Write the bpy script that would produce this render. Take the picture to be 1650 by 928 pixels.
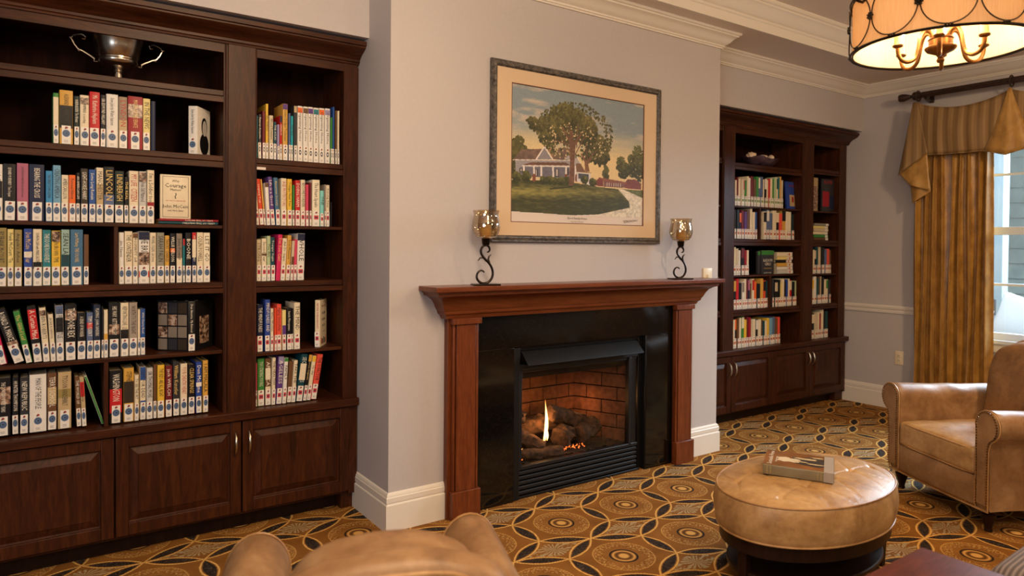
import bpy, math, random
import numpy as np
from math import pi, sin, cos, radians as rad
from mathutils import Vector, Matrix, noise as mnoise

random.seed(7)
S = bpy.context.scene
COL = S.collection
for o in list(bpy.data.objects):
    bpy.data.objects.remove(o, do_unlink=True)

# ------------------------------------------------------------------ camera
cd = bpy.data.cameras.new('camera')
cam = bpy.data.objects.new('camera', cd)
COL.objects.link(cam)
S.camera = cam
YAW, PITCH, ROLL = rad(34.881), rad(-0.734), rad(0.473)
fw = Vector((sin(YAW)*cos(PITCH), cos(YAW)*cos(PITCH), sin(PITCH)))
rt = Vector((cos(YAW), -sin(YAW), 0))
up = rt.cross(fw)
r2 = rt*cos(ROLL) + up*sin(ROLL)
u2 = -rt*sin(ROLL) + up*cos(ROLL)
cam.matrix_world = Matrix(((r2.x, u2.x, -fw.x, 0), (r2.y, u2.y, -fw.y, 0), (r2.z, u2.z, -fw.z, 1.5), (0, 0, 0, 1)))
cd.sensor_width = 36
cd.lens = 1120.0/1650*36
cd.shift_y = -(464-410)/1650
cd.clip_start = 0.02
cd.dof.use_dof = True
cd.dof.focus_distance = 4.0
cd.dof.aperture_fstop = 2.4

# ------------------------------------------------------------------ world, exposure
w = bpy.data.worlds.new('world')
S.world = w
w.use_nodes = True
w.node_tree.nodes['Background'].inputs[0].default_value = (1.0, 0.90, 0.78, 1)
w.node_tree.nodes['Background'].inputs[1].default_value = 0.07
S.view_settings.view_transform = 'Standard'
S.view_settings.look = 'None'
S.view_settings.exposure = -0.06
S.view_settings.gamma = 1.0
S.view_settings.use_curve_mapping = False
S.cycles.use_denoising = True
S.cycles.max_bounces = 8
S.cycles.diffuse_bounces = 4
S.cycles.glossy_bounces = 3
S.cycles.transmission_bounces = 6
S.cycles.transparent_max_bounces = 12
S.cycles.sample_clamp_indirect = 4
S.cycles.caustics_reflective = False
S.cycles.caustics_refractive = False


def area(name, loc, target, sx, sy, energy, color):
    l = bpy.data.lights.new(name, 'AREA')
    l.shape = 'RECTANGLE'
    l.size, l.size_y, l.energy, l.color = sx, sy, energy, color
    o = bpy.data.objects.new(name, l)
    COL.objects.link(o)
    o.location = loc
    o.rotation_euler = (Vector(target)-Vector(loc)).to_track_quat('-Z', 'Y').to_euler()
    return o


def point(name, loc, energy, color, size):
    l = bpy.data.lights.new(name, 'POINT')
    l.energy, l.color, l.shadow_soft_size = energy, color, size
    o = bpy.data.objects.new(name, l)
    COL.objects.link(o)
    o.location = loc
    return o


# daylight through the window in the right wall (comes from the open side of the porch)
area('porch_daylight', (8.9, 1.5, 3.0), (5.6, 2.1, 1.1), 3.0, 1.6, 820, (0.80, 0.90, 1.0))
area('porch_wall_fill', (8.8, 1.2, 3.6), (9.6, 3.0, 0.8), 3.0, 2.0, 120, (0.86, 0.94, 1.0))  # added fill outside, only to brighten the porch siding
# daylight from the windows behind and to the left of the camera
area('rear_window_light', (-2.6, -0.6, 1.9), (2.4, 3.0, 1.2), 1.6, 1.8, 60, (0.80, 0.88, 1.0))
# warm ceiling downlights of the room
area('ceiling_light_near', (1.0, 1.2, 3.0), (0.9, 2.9, 0.8), 0.7, 0.7, 50, (1.0, 0.72, 0.45))
area('ceiling_light_right', (4.6, 0.6, 3.0), (5.3, 1.9, 0.5), 0.2, 0.2, 38, (1.0, 0.68, 0.38))
area('ceiling_light_rear', (0.9, -0.9, 2.9), (1.6, 2.0, 0.6), 1.0, 1.0, 34, (1.0, 0.70, 0.42))
# warm fill points added behind the camera, brightening ceiling and books
point('rear_fill_left', (-0.9, -0.5, 1.9), 36, (1.0, 0.72, 0.46), 0.22)
point('rear_fill_right', (3.4, -1.0, 2.3), 52, (1.0, 0.70, 0.44), 0.22)


# ------------------------------------------------------------------ colour and materials
def lin(c):
    return tuple(((v/255)/12.92 if v/255 <= 0.04045 else ((v/255+0.055)/1.055)**2.4) for v in c)


class NT:
    """small helper for building node materials"""
    def __init__(s, name):
        s.m = bpy.data.materials.new(name)
        s.m.use_nodes = True
        s.t = s.m.node_tree
        s.n = s.t.nodes
        s.b = s.n['Principled BSDF']

    def add(s, kind, **kw):
        nd = s.n.new(kind)
        for k, v in kw.items():
            setattr(nd, k, v)
        return nd

    def link(s, a, b):
        s.t.links.new(a, b)

    def math(s, op, a, b=None, c=None, clamp=False):
        nd = s.add('ShaderNodeMath', operation=op, use_clamp=clamp)
        for i, v in enumerate((a, b, c)):
            if v is None:
                continue
            if isinstance(v, (int, float)):
                nd.inputs[i].default_value = v
            else:
                s.link(v, nd.inputs[i])
        return nd.outputs[0]

    def coord(s, kind='Object', scale=(1, 1, 1)):
        tc = s.add('ShaderNodeTexCoord')
        mp = s.add('ShaderNodeMapping')
        mp.inputs['Scale'].default_value = scale
        s.link(tc.outputs[kind], mp.inputs[0])
        return mp.outputs[0]

    def noise(s, vec, scale, detail=3, rough=0.5, dist=0.0):
        nd = s.add('ShaderNodeTexNoise')
        nd.inputs['Scale'].default_value = scale
        nd.inputs['Detail'].default_value = detail
        nd.inputs['Roughness'].default_value = rough
        nd.inputs['Distortion'].default_value = dist
        s.link(vec, nd.inputs['Vector'])
        return nd.outputs['Fac']

    def ramp(s, fac, stops):
        nd = s.add('ShaderNodeValToRGB')
        e = nd.color_ramp.elements
        while len(e) < len(stops):
            e.new(0.5)
        for i, (p, c) in enumerate(stops):
            e[i].position = p
            e[i].color = (*c, 1)
        s.link(fac, nd.inputs[0])
        return nd.outputs[0]

    def mix(s, fac, a, b):
        nd = s.add('ShaderNodeMix', data_type='RGBA')
        for sock, v in ((nd.inputs[0], fac), (nd.inputs[6], a), (nd.inputs[7], b)):
            if isinstance(v, (int, float)):
                sock.default_value = v
            elif isinstance(v, tuple):
                sock.default_value = (*v, 1)
            else:
                s.link(v, sock)
        return nd.outputs[2]

    def bump(s, h, strength=0.2, dist=0.01):
        nd = s.add('ShaderNodeBump')
        nd.inputs['Strength'].default_value = strength
        nd.inputs['Distance'].default_value = dist
        s.link(h, nd.inputs['Height'])
        s.link(nd.outputs[0], s.b.inputs['Normal'])

    def color(s, c):
        if isinstance(c, tuple):
            s.b.inputs['Base Color'].default_value = (*c, 1)
        else:
            s.link(c, s.b.inputs['Base Color'])

    def set(s, **kw):
        for k, v in kw.items():
            s.b.inputs[k.replace('_', ' ')].default_value = v
        return s


def plain(name, rgb, rough=0.5, metal=0.0, vary=0.0, bump=0.0, scale=40, **kw):
    t = NT(name)
    c = lin(rgb)
    if vary:
        f = t.noise(t.coord(), scale, 4)
        t.color(t.ramp(f, [(0.3, tuple(v*(1-vary) for v in c)), (0.7, tuple(min(1, v*(1+vary)) for v in c))]))
    else:
        t.color(c)
    t.set(Roughness=rough, Metallic=metal)
    if bump:
        t.bump(t.noise(t.coord(), scale*4, 3), bump, 0.002)
    for k, v in kw.items():
        t.b.inputs[k.replace('_', ' ')].default_value = v
    return t.m


def wood(name, dark, mid, light, stretch, rough=0.40, spec=0.22):
    t = NT(name)
    v = t.coord('Object', stretch)
    a = t.noise(v, 3.2, 5, 0.6, 1.2)
    b = t.noise(v, 22, 4, 0.65)
    f = t.math('ADD', t.math('MULTIPLY', a, 0.65), t.math('MULTIPLY', b, 0.35))
    t.color(t.ramp(f, [(0.30, lin(dark)), (0.50, lin(mid)), (0.70, lin(light))]))
    t.set(Roughness=rough)
    t.b.inputs['Coat Weight'].default_value = 0.0
    t.b.inputs['Coat Roughness'].default_value = 0.2
    t.b.inputs['Specular IOR Level'].default_value = spec
    t.bump(b, 0.03, 0.002)
    return t.m


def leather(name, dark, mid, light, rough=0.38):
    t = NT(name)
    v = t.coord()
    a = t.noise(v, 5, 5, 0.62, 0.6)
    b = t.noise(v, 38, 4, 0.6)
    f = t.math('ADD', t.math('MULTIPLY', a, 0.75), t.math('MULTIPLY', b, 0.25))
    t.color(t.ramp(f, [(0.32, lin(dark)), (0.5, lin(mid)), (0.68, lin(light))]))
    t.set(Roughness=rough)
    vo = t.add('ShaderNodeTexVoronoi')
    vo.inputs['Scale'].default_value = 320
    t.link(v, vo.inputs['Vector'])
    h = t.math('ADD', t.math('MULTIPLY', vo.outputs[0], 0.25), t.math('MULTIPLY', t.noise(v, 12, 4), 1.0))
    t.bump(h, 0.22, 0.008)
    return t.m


M = {}
CH = ((33, 15, 6), (60, 29, 13), (84, 43, 20))
M['cherry_v'] = wood('cherry_vertical', *CH, (9, 9, 1.0))
M['cherry_h'] = wood('cherry_horizontal', *CH, (1.0, 9, 9))
M['cherry_back_shade'] = wood('cherry_back_panel_shaded', (20, 8, 4), (31, 13, 7), (44, 20, 10), (6, 6, 1.0), 0.7, 0.05)  # darker copy of the case cherry: recess shade put into the colour
MC = ((78, 35, 15), (104, 51, 24), (126, 67, 35))
M['mantel_v'] = wood('mantel_cherry_vertical', *MC, (9, 9, 1.0), 0.34, 0.35)
M['mantel_h'] = wood('mantel_cherry_horizontal', *MC, (1.0, 9, 9), 0.30, 0.45)
M['table'] = wood('table_cherry', (64, 28, 12), (88, 40, 19), (106, 52, 27), (2, 9, 9), 0.5, 0.1)
M['espresso'] = wood('espresso_wood', (20, 11, 8), (32, 18, 13), (44, 26, 18), (9, 9, 1), 0.35)
M['wall'] = plain('painted_wall', (186, 180, 180), 0.7, vary=0.02, bump=0.04, scale=60)
M['ceiling'] = plain('ceiling_paint', (228, 218, 208), 0.8)
M['white'] = plain('white_trim_paint', (224, 217, 206), 0.38)
M['black_metal'] = plain('black_metal', (20, 20, 22), 0.4, 0.3)
M['grey_metal'] = plain('charcoal_metal', (17, 17, 19), 0.45, 0.1)
M['iron'] = plain('dark_iron', (40, 30, 24), 0.32, 0.85, vary=0.4, scale=60)
M['bronze'] = plain('antique_bronze', (150, 104, 58), 0.33, 0.9, vary=0.25, scale=50)
M['rodwood'] = plain('dark_brown_rod', (58, 42, 34), 0.35, 0.3, vary=0.2)
M['nickel'] = plain('satin_nickel', (190, 180, 160), 0.28, 1.0)
M['silver'] = plain('tarnished_silver', (186, 176, 164), 0.24, 1.0, vary=0.15, scale=25)
M['hood_metal'] = plain('hood_black_metal', (16, 15, 15), 0.5, 0.0, Specular_IOR_Level=0.12)
M['page'] = plain('page_edges', (206, 190, 158), 0.8, vary=0.1, scale=200)
M['plate'] = plain('ivory_plastic', (226, 212, 184), 0.35)
M['slot'] = plain('dark_slot', (60, 50, 42), 0.6)
LT = ((132, 96, 58), (172, 134, 86), (198, 162, 112))
M['leather'] = leather('tan_leather', *LT)
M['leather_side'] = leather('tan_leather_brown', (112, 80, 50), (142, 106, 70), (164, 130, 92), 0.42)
M['piping'] = leather('leather_piping', (140, 98, 58), (170, 128, 80), (190, 150, 98))
M['brass'] = plain('brass_nail', (176, 140, 88), 0.25, 1.0)
M['brick'] = plain('firebrick', (104, 66, 46), 0.9, vary=0.35, bump=0.6, scale=28)
M['mortar'] = plain('firebox_mortar', (58, 40, 30), 0.95)
M['log'] = plain('ceramic_log', (62, 43, 32), 0.95, vary=0.8, bump=1.0, scale=34)
M['ash'] = plain('ember_ash', (40, 30, 26), 0.95, vary=0.6, bump=0.8, scale=60)
M['wicker'] = plain('dark_wicker', (52, 54, 60), 0.6, bump=0.5, scale=60)
M['pillow'] = plain('white_cotton', (226, 230, 228), 0.85, bump=0.1, scale=90)
M['siding'] = plain('porch_siding', (150, 158, 150), 0.7, vary=0.1, scale=6)
M['porch'] = plain('porch_white', (158, 178, 184), 0.6)
M['deck'] = plain('porch_deck', (120, 118, 112), 0.7, vary=0.2, scale=5)
M['sash'] = plain('window_sash_paint', (214, 226, 238), 0.4)
M['mat'] = plain('picture_mat', (214, 188, 156), 0.75)
M['matedge'] = plain('picture_mat_bevel', (112, 66, 50), 0.7)
M['paper'] = plain('print_paper', (218, 206, 198), 0.7)
M['ink'] = plain('printed_ink', (52, 46, 44), 0.7)
M['shell'] = plain('sea_shell', (226, 200, 172), 0.5, vary=0.3, bump=0.5, scale=50)
M['bowl'] = plain('dark_glazed_bowl', (76, 58, 70), 0.2, vary=0.5, scale=14)


def emis(name, rgb, strength, base=(0, 0, 0)):
    t = NT(name)
    t.color(base)
    t.b.inputs['Emission Color'].default_value = (*rgb, 1)
    t.b.inputs['Emission Strength'].default_value = strength
    return t.m


M['bulb'] = emis('lit_bulb', (1.0, 0.86, 0.60), 40)
M['flame'] = None
M['ember'] = emis('glowing_ember', (1.0, 0.16, 0.03), 3.0)

# granite
t = NT('black_granite')
v = t.coord()
f = t.noise(v, 420, 3, 0.7)
g = t.noise(v, 150, 4, 0.6)
ff = t.math('MULTIPLY', f, t.math('ADD', g, 0.5))
t.color(t.ramp(ff, [(0.48, lin((9, 9, 9))), (0.62, lin((22, 18, 15))), (0.78, lin((80, 66, 48)))]))
t.set(Roughness=0.10)
M['granite'] = t.m

# weathered picture frame
t = NT('weathered_frame')
v = t.coord('Object', (3, 3, 3))
f = t.noise(v, 14, 5, 0.75, 0.5)
t.color(t.ramp(f, [(0.38, lin((34, 32, 32))), (0.52, lin((84, 78, 74))), (0.7, lin((118, 108, 100)))]))
t.set(Roughness=0.4)
t.bump(f, 0.4, 0.004)
M['frame'] = t.m


def fabric(name, dark, mid, light, sheen=0.4):
    t = NT(name)
    v = t.coord('Object', (1, 1, 0.6))
    f = t.noise(v, 14, 4, 0.6)
    t.color(t.ramp(f, [(0.35, lin(dark)), (0.5, lin(mid)), (0.68, lin(light))]))
    t.set(Roughness=0.38)
    t.b.inputs['Sheen Weight'].default_value = sheen
    t.b.inputs['Sheen Tint'].default_value = (1, 0.8, 0.5, 1)
    return t.m


M['curtain'] = fabric('gold_curtain_silk', (140, 98, 36), (162, 116, 46), (182, 136, 60))
M['lining'] = fabric('gold_lining_silk', (150, 110, 54), (172, 130, 66), (190, 148, 82))

# striped valance: woven stripes running down the cloth
t = NT('striped_valance')
v = t.coord()
sx = t.add('ShaderNodeSeparateXYZ')
t.link(v, sx.inputs[0])
wv = t.math('SINE', t.math('MULTIPLY', sx.outputs[1], 74))
w2 = t.math('SINE', t.math('MULTIPLY', sx.outputs[1], 233))
f = t.math('ADD', t.math('MULTIPLY', wv, 0.32), t.math('ADD', t.math('MULTIPLY', w2, 0.12), 0.5))
f = t.math('ADD', f, t.math('MULTIPLY', t.math('SUBTRACT', t.noise(v, 160, 2), 0.5), 0.25))
t.color(t.ramp(f, [(0.2, lin((120, 92, 56))), (0.5, lin((140, 110, 70))), (0.85, lin((160, 130, 88)))]))
t.set(Roughness=0.6)
M['stripe'] = t.m

# ribbed grey cloth
t = NT('ribbed_grey_cloth')
v = t.coord()
sx = t.add('ShaderNodeSeparateXYZ')
t.link(v, sx.inputs[0])
f = t.math('ADD', t.math('MULTIPLY', t.math('SINE', t.math('MULTIPLY', sx.outputs[1], 420)), 0.5), 0.5)
t.color(t.ramp(f, [(0.0, lin((78, 68, 66))), (1.0, lin((134, 120, 116)))]))
t.set(Roughness=0.85)
t.bump(f, 0.8, 0.004)
M['ribbed'] = t.m

# clear pane: thin glass
def pane(name, tint=(1, 1, 1), gloss=0.08, rough=0.02):
    t = NT(name)
    tr = t.add('ShaderNodeBsdfTransparent')
    tr.inputs[0].default_value = (*tint, 1)
    gl = t.add('ShaderNodeBsdfGlossy')
    gl.inputs['Roughness'].default_value = rough
    lw = t.add('ShaderNodeLayerWeight')
    f = t.math('ADD', t.math('MULTIPLY', t.math('POWER', lw.outputs['Facing'], 4.0), 0.7), gloss, clamp=True)
    mx = t.add('ShaderNodeMixShader')
    t.link(f, mx.inputs[0])
    t.link(tr.outputs[0], mx.inputs[1])
    t.link(gl.outputs[0], mx.inputs[2])
    t.link(mx.outputs[0], t.n['Material Output'].inputs[0])
    return t.m


M['pane'] = pane('window_glass', (0.92, 0.97, 1.0), 0.05)
M['fireglass'] = pane('fireplace_glass', (0.93, 0.91, 0.88), 0.015)
M['smokeglass'] = pane('amber_mercury_glass', (0.93, 0.86, 0.74), 0.20, 0.07)

# lamp shade: thin warm fabric, lets the bulbs glow through
t = NT('lamp_shade_fabric')
df = t.add('ShaderNodeBsdfDiffuse')
tl = t.add('ShaderNodeBsdfTranslucent')
v = t.coord('Object', (40, 40, 2))
cc = t.ramp(t.noise(v, 6, 3), [(0.3, lin((236, 204, 160))), (0.7, lin((244, 216, 176)))])
t.link(cc, df.inputs[0])
t.link(cc, tl.inputs[0])
mx = t.add('ShaderNodeMixShader')
mx.inputs[0].default_value = 0.5
t.link(df.outputs[0], mx.inputs[1])
t.link(tl.outputs[0], mx.inputs[2])
t.link(mx.outputs[0], t.n['Material Output'].inputs[0])
M['shade'] = t.m

# flame: brighter towards its foot and core
t = NT('gas_flame')
v = t.coord('Generated')
sx = t.add('ShaderNodeSeparateXYZ')
t.link(v, sx.inputs[0])
c = t.ramp(sx.outputs[2], [(0.0, (1.0, 0.30, 0.03)), (0.18, (1.0, 0.62, 0.22)), (0.55, (1.0, 0.66, 0.26)), (1.0, (1.0, 0.28, 0.04))])
em = t.add('ShaderNodeEmission')
em.inputs[1].default_value = 7
t.link(c, em.inputs[0])
t.link(em.outputs[0], t.n['Material Output'].inputs[0])
M['flame'] = t.m

# vertex-coloured print
t = NT('landscape_print')
at = t.add('ShaderNodeVertexColor')
at.layer_name = 'paint'
t.color(at.outputs[0])
t.set(Roughness=0.55)
M['print'] = t.m

# patterned carpet
t = NT('patterned_carpet')
v = t.coord()
sx = t.add('ShaderNodeSeparateXYZ')
t.link(v, sx.inputs[0])
X = t.math('DIVIDE', t.math('SUBTRACT', sx.outputs[0], 2.372), 0.4815)
Y = t.math('DIVIDE', t.math('SUBTRACT', sx.outputs[1], 2.915), 0.4815)
uu = t.math('SUBTRACT', t.math('FRACT', t.math('ADD', X, 100.5)), 0.5)
vv = t.math('SUBTRACT', t.math('FRACT', t.math('ADD', Y, 100.5)), 0.5)
U = t.math('ABSOLUTE', uu)
V = t.math('ABSOLUTE', vv)
wob = t.math('MULTIPLY', t.math('SUBTRACT', t.noise(v, 55, 2), 0.5), 0.016)


def lens(tt, perp, wid):
    wd = t.math('MULTIPLY', t.math('SUBTRACT', 1.0, t.math('MULTIPLY', tt, tt)), wid)
    return t.math('ADD', t.math('SUBTRACT', wd, perp), wob)      # >0 inside


def step(a, e, soft=0.004):
    nd = t.add('ShaderNodeMapRange', interpolation_type='SMOOTHSTEP')
    nd.inputs['From Min'].default_value = e-soft
    nd.inputs['From Max'].default_value = e+soft
    t.link(a, nd.inputs['Value'])
    return nd.outputs[0]


def band(a, c, hw):
    d = t.math('ABSOLUTE', t.math('SUBTRACT', a, c))
    return t.math('SUBTRACT', 1.0, step(d, hw))


L = 0.559
U1 = t.math('SUBTRACT', U, 0.25)
V1 = t.math('SUBTRACT', V, 0.375)
t1 = t.math('DIVIDE', t.math('SUBTRACT', t.math('MULTIPLY', U1, 0.5), t.math('MULTIPLY', V1, 0.25)), L*L/2)
p1 = t.math('ABSOLUTE', t.math('DIVIDE', t.math('ADD', t.math('MULTIPLY', U1, 0.25), t.math('MULTIPLY', V1, 0.5)), L))
l1 = lens(t1, p1, 0.074)
t2 = t.math('DIVIDE', V, 0.25)
p2 = t.math('SUBTRACT', 0.5, U)
l2 = lens(t2, p2, 0.082)
inside = t.math('MAXIMUM', l1, l2)
gold = band(inside, 0.004, 0.0095)
R = t.math('SQRT', t.math('ADD', t.math('MULTIPLY', U, U), t.math('MULTIPLY', V, V)))
ang = t.math('ARCTAN2', uu, vv)
beads = t.math('ADD', t.math('MULTIPLY', t.math('SINE', t.math('MULTIPLY', t.math('ADD', t1, t.math('MULTIPLY', t2, 0.0)), 62)), 0.5), 0.5)
blk = step(inside, 0.024)
scr = band(t.noise(v, 34, 2, 0.5, 2.0), 0.5, 0.012)
rdot = t.math('ADD', t.math('MULTIPLY', t.math('SINE', t.math('MULTIPLY', ang, 60)), 0.5), 0.5)
ring_out = t.math('MULTIPLY', band(t.math('ADD', R, t.math('MULTIPLY', wob, 0.6)), 0.310, 0.0065), t.math('ADD', 0.35, t.math('MULTIPLY', rdot, 0.65)))
scal = t.math('ADD', 0.268, t.math('MULTIPLY', t.math('SINE', t.math('MULTIPLY', ang, 22)), 0.022))
ring_sc = t.math('MULTIPLY', t.math('SUBTRACT', 1.0, step(t.math('ABSOLUTE', t.math('SUBTRACT', R, scal)), 0.011)), 0.6)
ring_blk = band(R, 0.138, 0.010)
ring_gold = band(R, 0.108, 0.010)
ring_in = band(R, 0.074, 0.011)
core = t.math('SUBTRACT', 1.0, step(R, 0.05))
disc = t.math('SUBTRACT', 1.0, step(R, 0.20))
DX = t.math('SUBTRACT', 0.5, U)
DY = t.math('SUBTRACT', 0.5, V)
dd = t.math('ADD', t.math('DIVIDE', DX, 0.40), t.math('DIVIDE', DY, 0.185))
ang2 = t.math('ARCTAN2', DX, t.math('MULTIPLY', DY, 1.0))
pet = t.math('SINE', t.math('ADD', t.math('MULTIPLY', ang2, 17), t.math('MULTIPLY', t.noise(v, 40, 2), 9)))
flower = t.math('MULTIPLY', t.math('SUBTRACT', 1.0, step(dd, 0.80, 0.04)), step(pet, -0.1, 0.35))
weave = t.noise(t.coord('Object', (1, 1, 1)), 420, 2, 0.6)
patch = t.noise(v, 7, 3)
base = t.ramp(t.math('ADD', t.math('MULTIPLY', weave, 0.6), t.math('MULTIPLY', patch, 0.4)),
              [(0.30, lin((98, 60, 20))), (0.52, lin((134, 87, 34))), (0.74, lin((160, 111, 50)))])
GOLD = lin((226, 178, 100))
BLACK = lin((36, 27, 23))
c = t.mix(t.math('MULTIPLY', disc, 0.10), base, lin((180, 136, 74)))
dots = t.math('MULTIPLY', t.math('MULTIPLY', step(R, 0.205), t.math('SUBTRACT', 1.0, step(R, 0.30))), step(t.noise(v, 95, 1), 0.58, 0.05))
c = t.mix(t.math('MULTIPLY', dots, 0.55), c, lin((214, 172, 104)))
c = t.mix(t.math('MULTIPLY', ring_sc, 0.35), c, lin((206, 164, 100)))
c = t.mix(t.math('MULTIPLY', ring_out, 0.7), c, GOLD)
c = t.mix(ring_blk, c, BLACK)
c = t.mix(t.math('MULTIPLY', ring_gold, 0.6), c, GOLD)
c = t.mix(t.math('MULTIPLY', ring_in, 0.75), c, lin((64, 42, 24)))
c = t.mix(t.math('MULTIPLY', core, 0.7), c, GOLD)
c = t.mix(t.math('MULTIPLY', flower, 0.75), c, lin((172, 158, 124)))
c = t.mix(blk, c, BLACK)
c = t.mix(t.math('MULTIPLY', t.math('MULTIPLY', scr, blk), 0.5), c, lin((150, 128, 104)))
c = t.mix(t.math('MULTIPLY', gold, t.math('ADD', 0.62, t.math('MULTIPLY', beads, 0.38))), c, GOLD)
t.color(c)
t.set(Roughness=0.95)
t.b.inputs['Specular IOR Level'].default_value = 0.15
t.bump(t.math('ADD', weave, t.math('MULTIPLY', gold, 0.6)), 0.5, 0.004)
M['carpet'] = t.m

PAL = {'green': (60, 130, 60), 'gold': (208, 160, 70), 'ink green': (30, 44, 42), 'cream': (226, 212, 182), 'red': (190, 34, 38),
       'black': (24, 23, 26), 'white': (226, 222, 214), 'taupe': (150, 132, 112), 'tan': (188, 164, 122), 'crimson': (150, 26, 40),
       'pale yellow': (226, 208, 136), 'navy': (26, 34, 66), 'mauve': (170, 96, 120), 'sky blue': (60, 140, 190),
       'light blue': (110, 160, 190), 'orange': (226, 104, 40), 'dark brown': (58, 48, 36), 'blue': (44, 82, 150),
       'slate blue': (88, 104, 140), 'light grey': (196, 194, 190), 'khaki': (150, 132, 78), 'royal blue': (44, 70, 150),
       'teal': (40, 120, 130), 'dark teal': (22, 70, 80), 'yellow': (226, 184, 60), 'pale teal': (150, 180, 170),
       'steel blue': (66, 108, 140), 'brown': (104, 72, 46), 'olive grey': (140, 138, 122), 'grey brown': (134, 122, 108),
       'pale cream': (232, 222, 196), 'magenta': (206, 40, 92), 'ink blue': (34, 44, 66), 'warm grey': (158, 146, 134),
       'charcoal': (50, 50, 54), 'maroon': (108, 30, 36), 'beige': (204, 188, 158), 'lilac': (150, 140, 178), 'purple': (92, 60, 130),
       'turquoise': (40, 168, 176), 'red orange': (216, 74, 44), 'pink': (206, 66, 96), 'aqua': (130, 206, 200),
       'pale green': (176, 192, 150), 'coral': (224, 84, 66), 'photo': (150, 118, 96), 'dark green': (24, 60, 40)}
CV = {}


def cover(cn):
    if cn not in CV:
        if cn == 'photo':
            t = NT('cover_photograph')
            f = t.noise(t.coord('Object', (1, 1, 1)), 60, 3, 0.6)
            t.color(t.ramp(f, [(0.36, lin((26, 24, 26))), (0.5, lin((140, 104, 82))), (0.62, lin((196, 176, 156)))]))
            t.set(Roughness=0.3)
            CV[cn] = t.m
        else:
            CV[cn] = plain('book_cover_'+cn.replace(' ', '_'), PAL[cn], 0.42, vary=0.05, scale=30, Specular_IOR_Level=0.28)
    return CV[cn]


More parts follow.
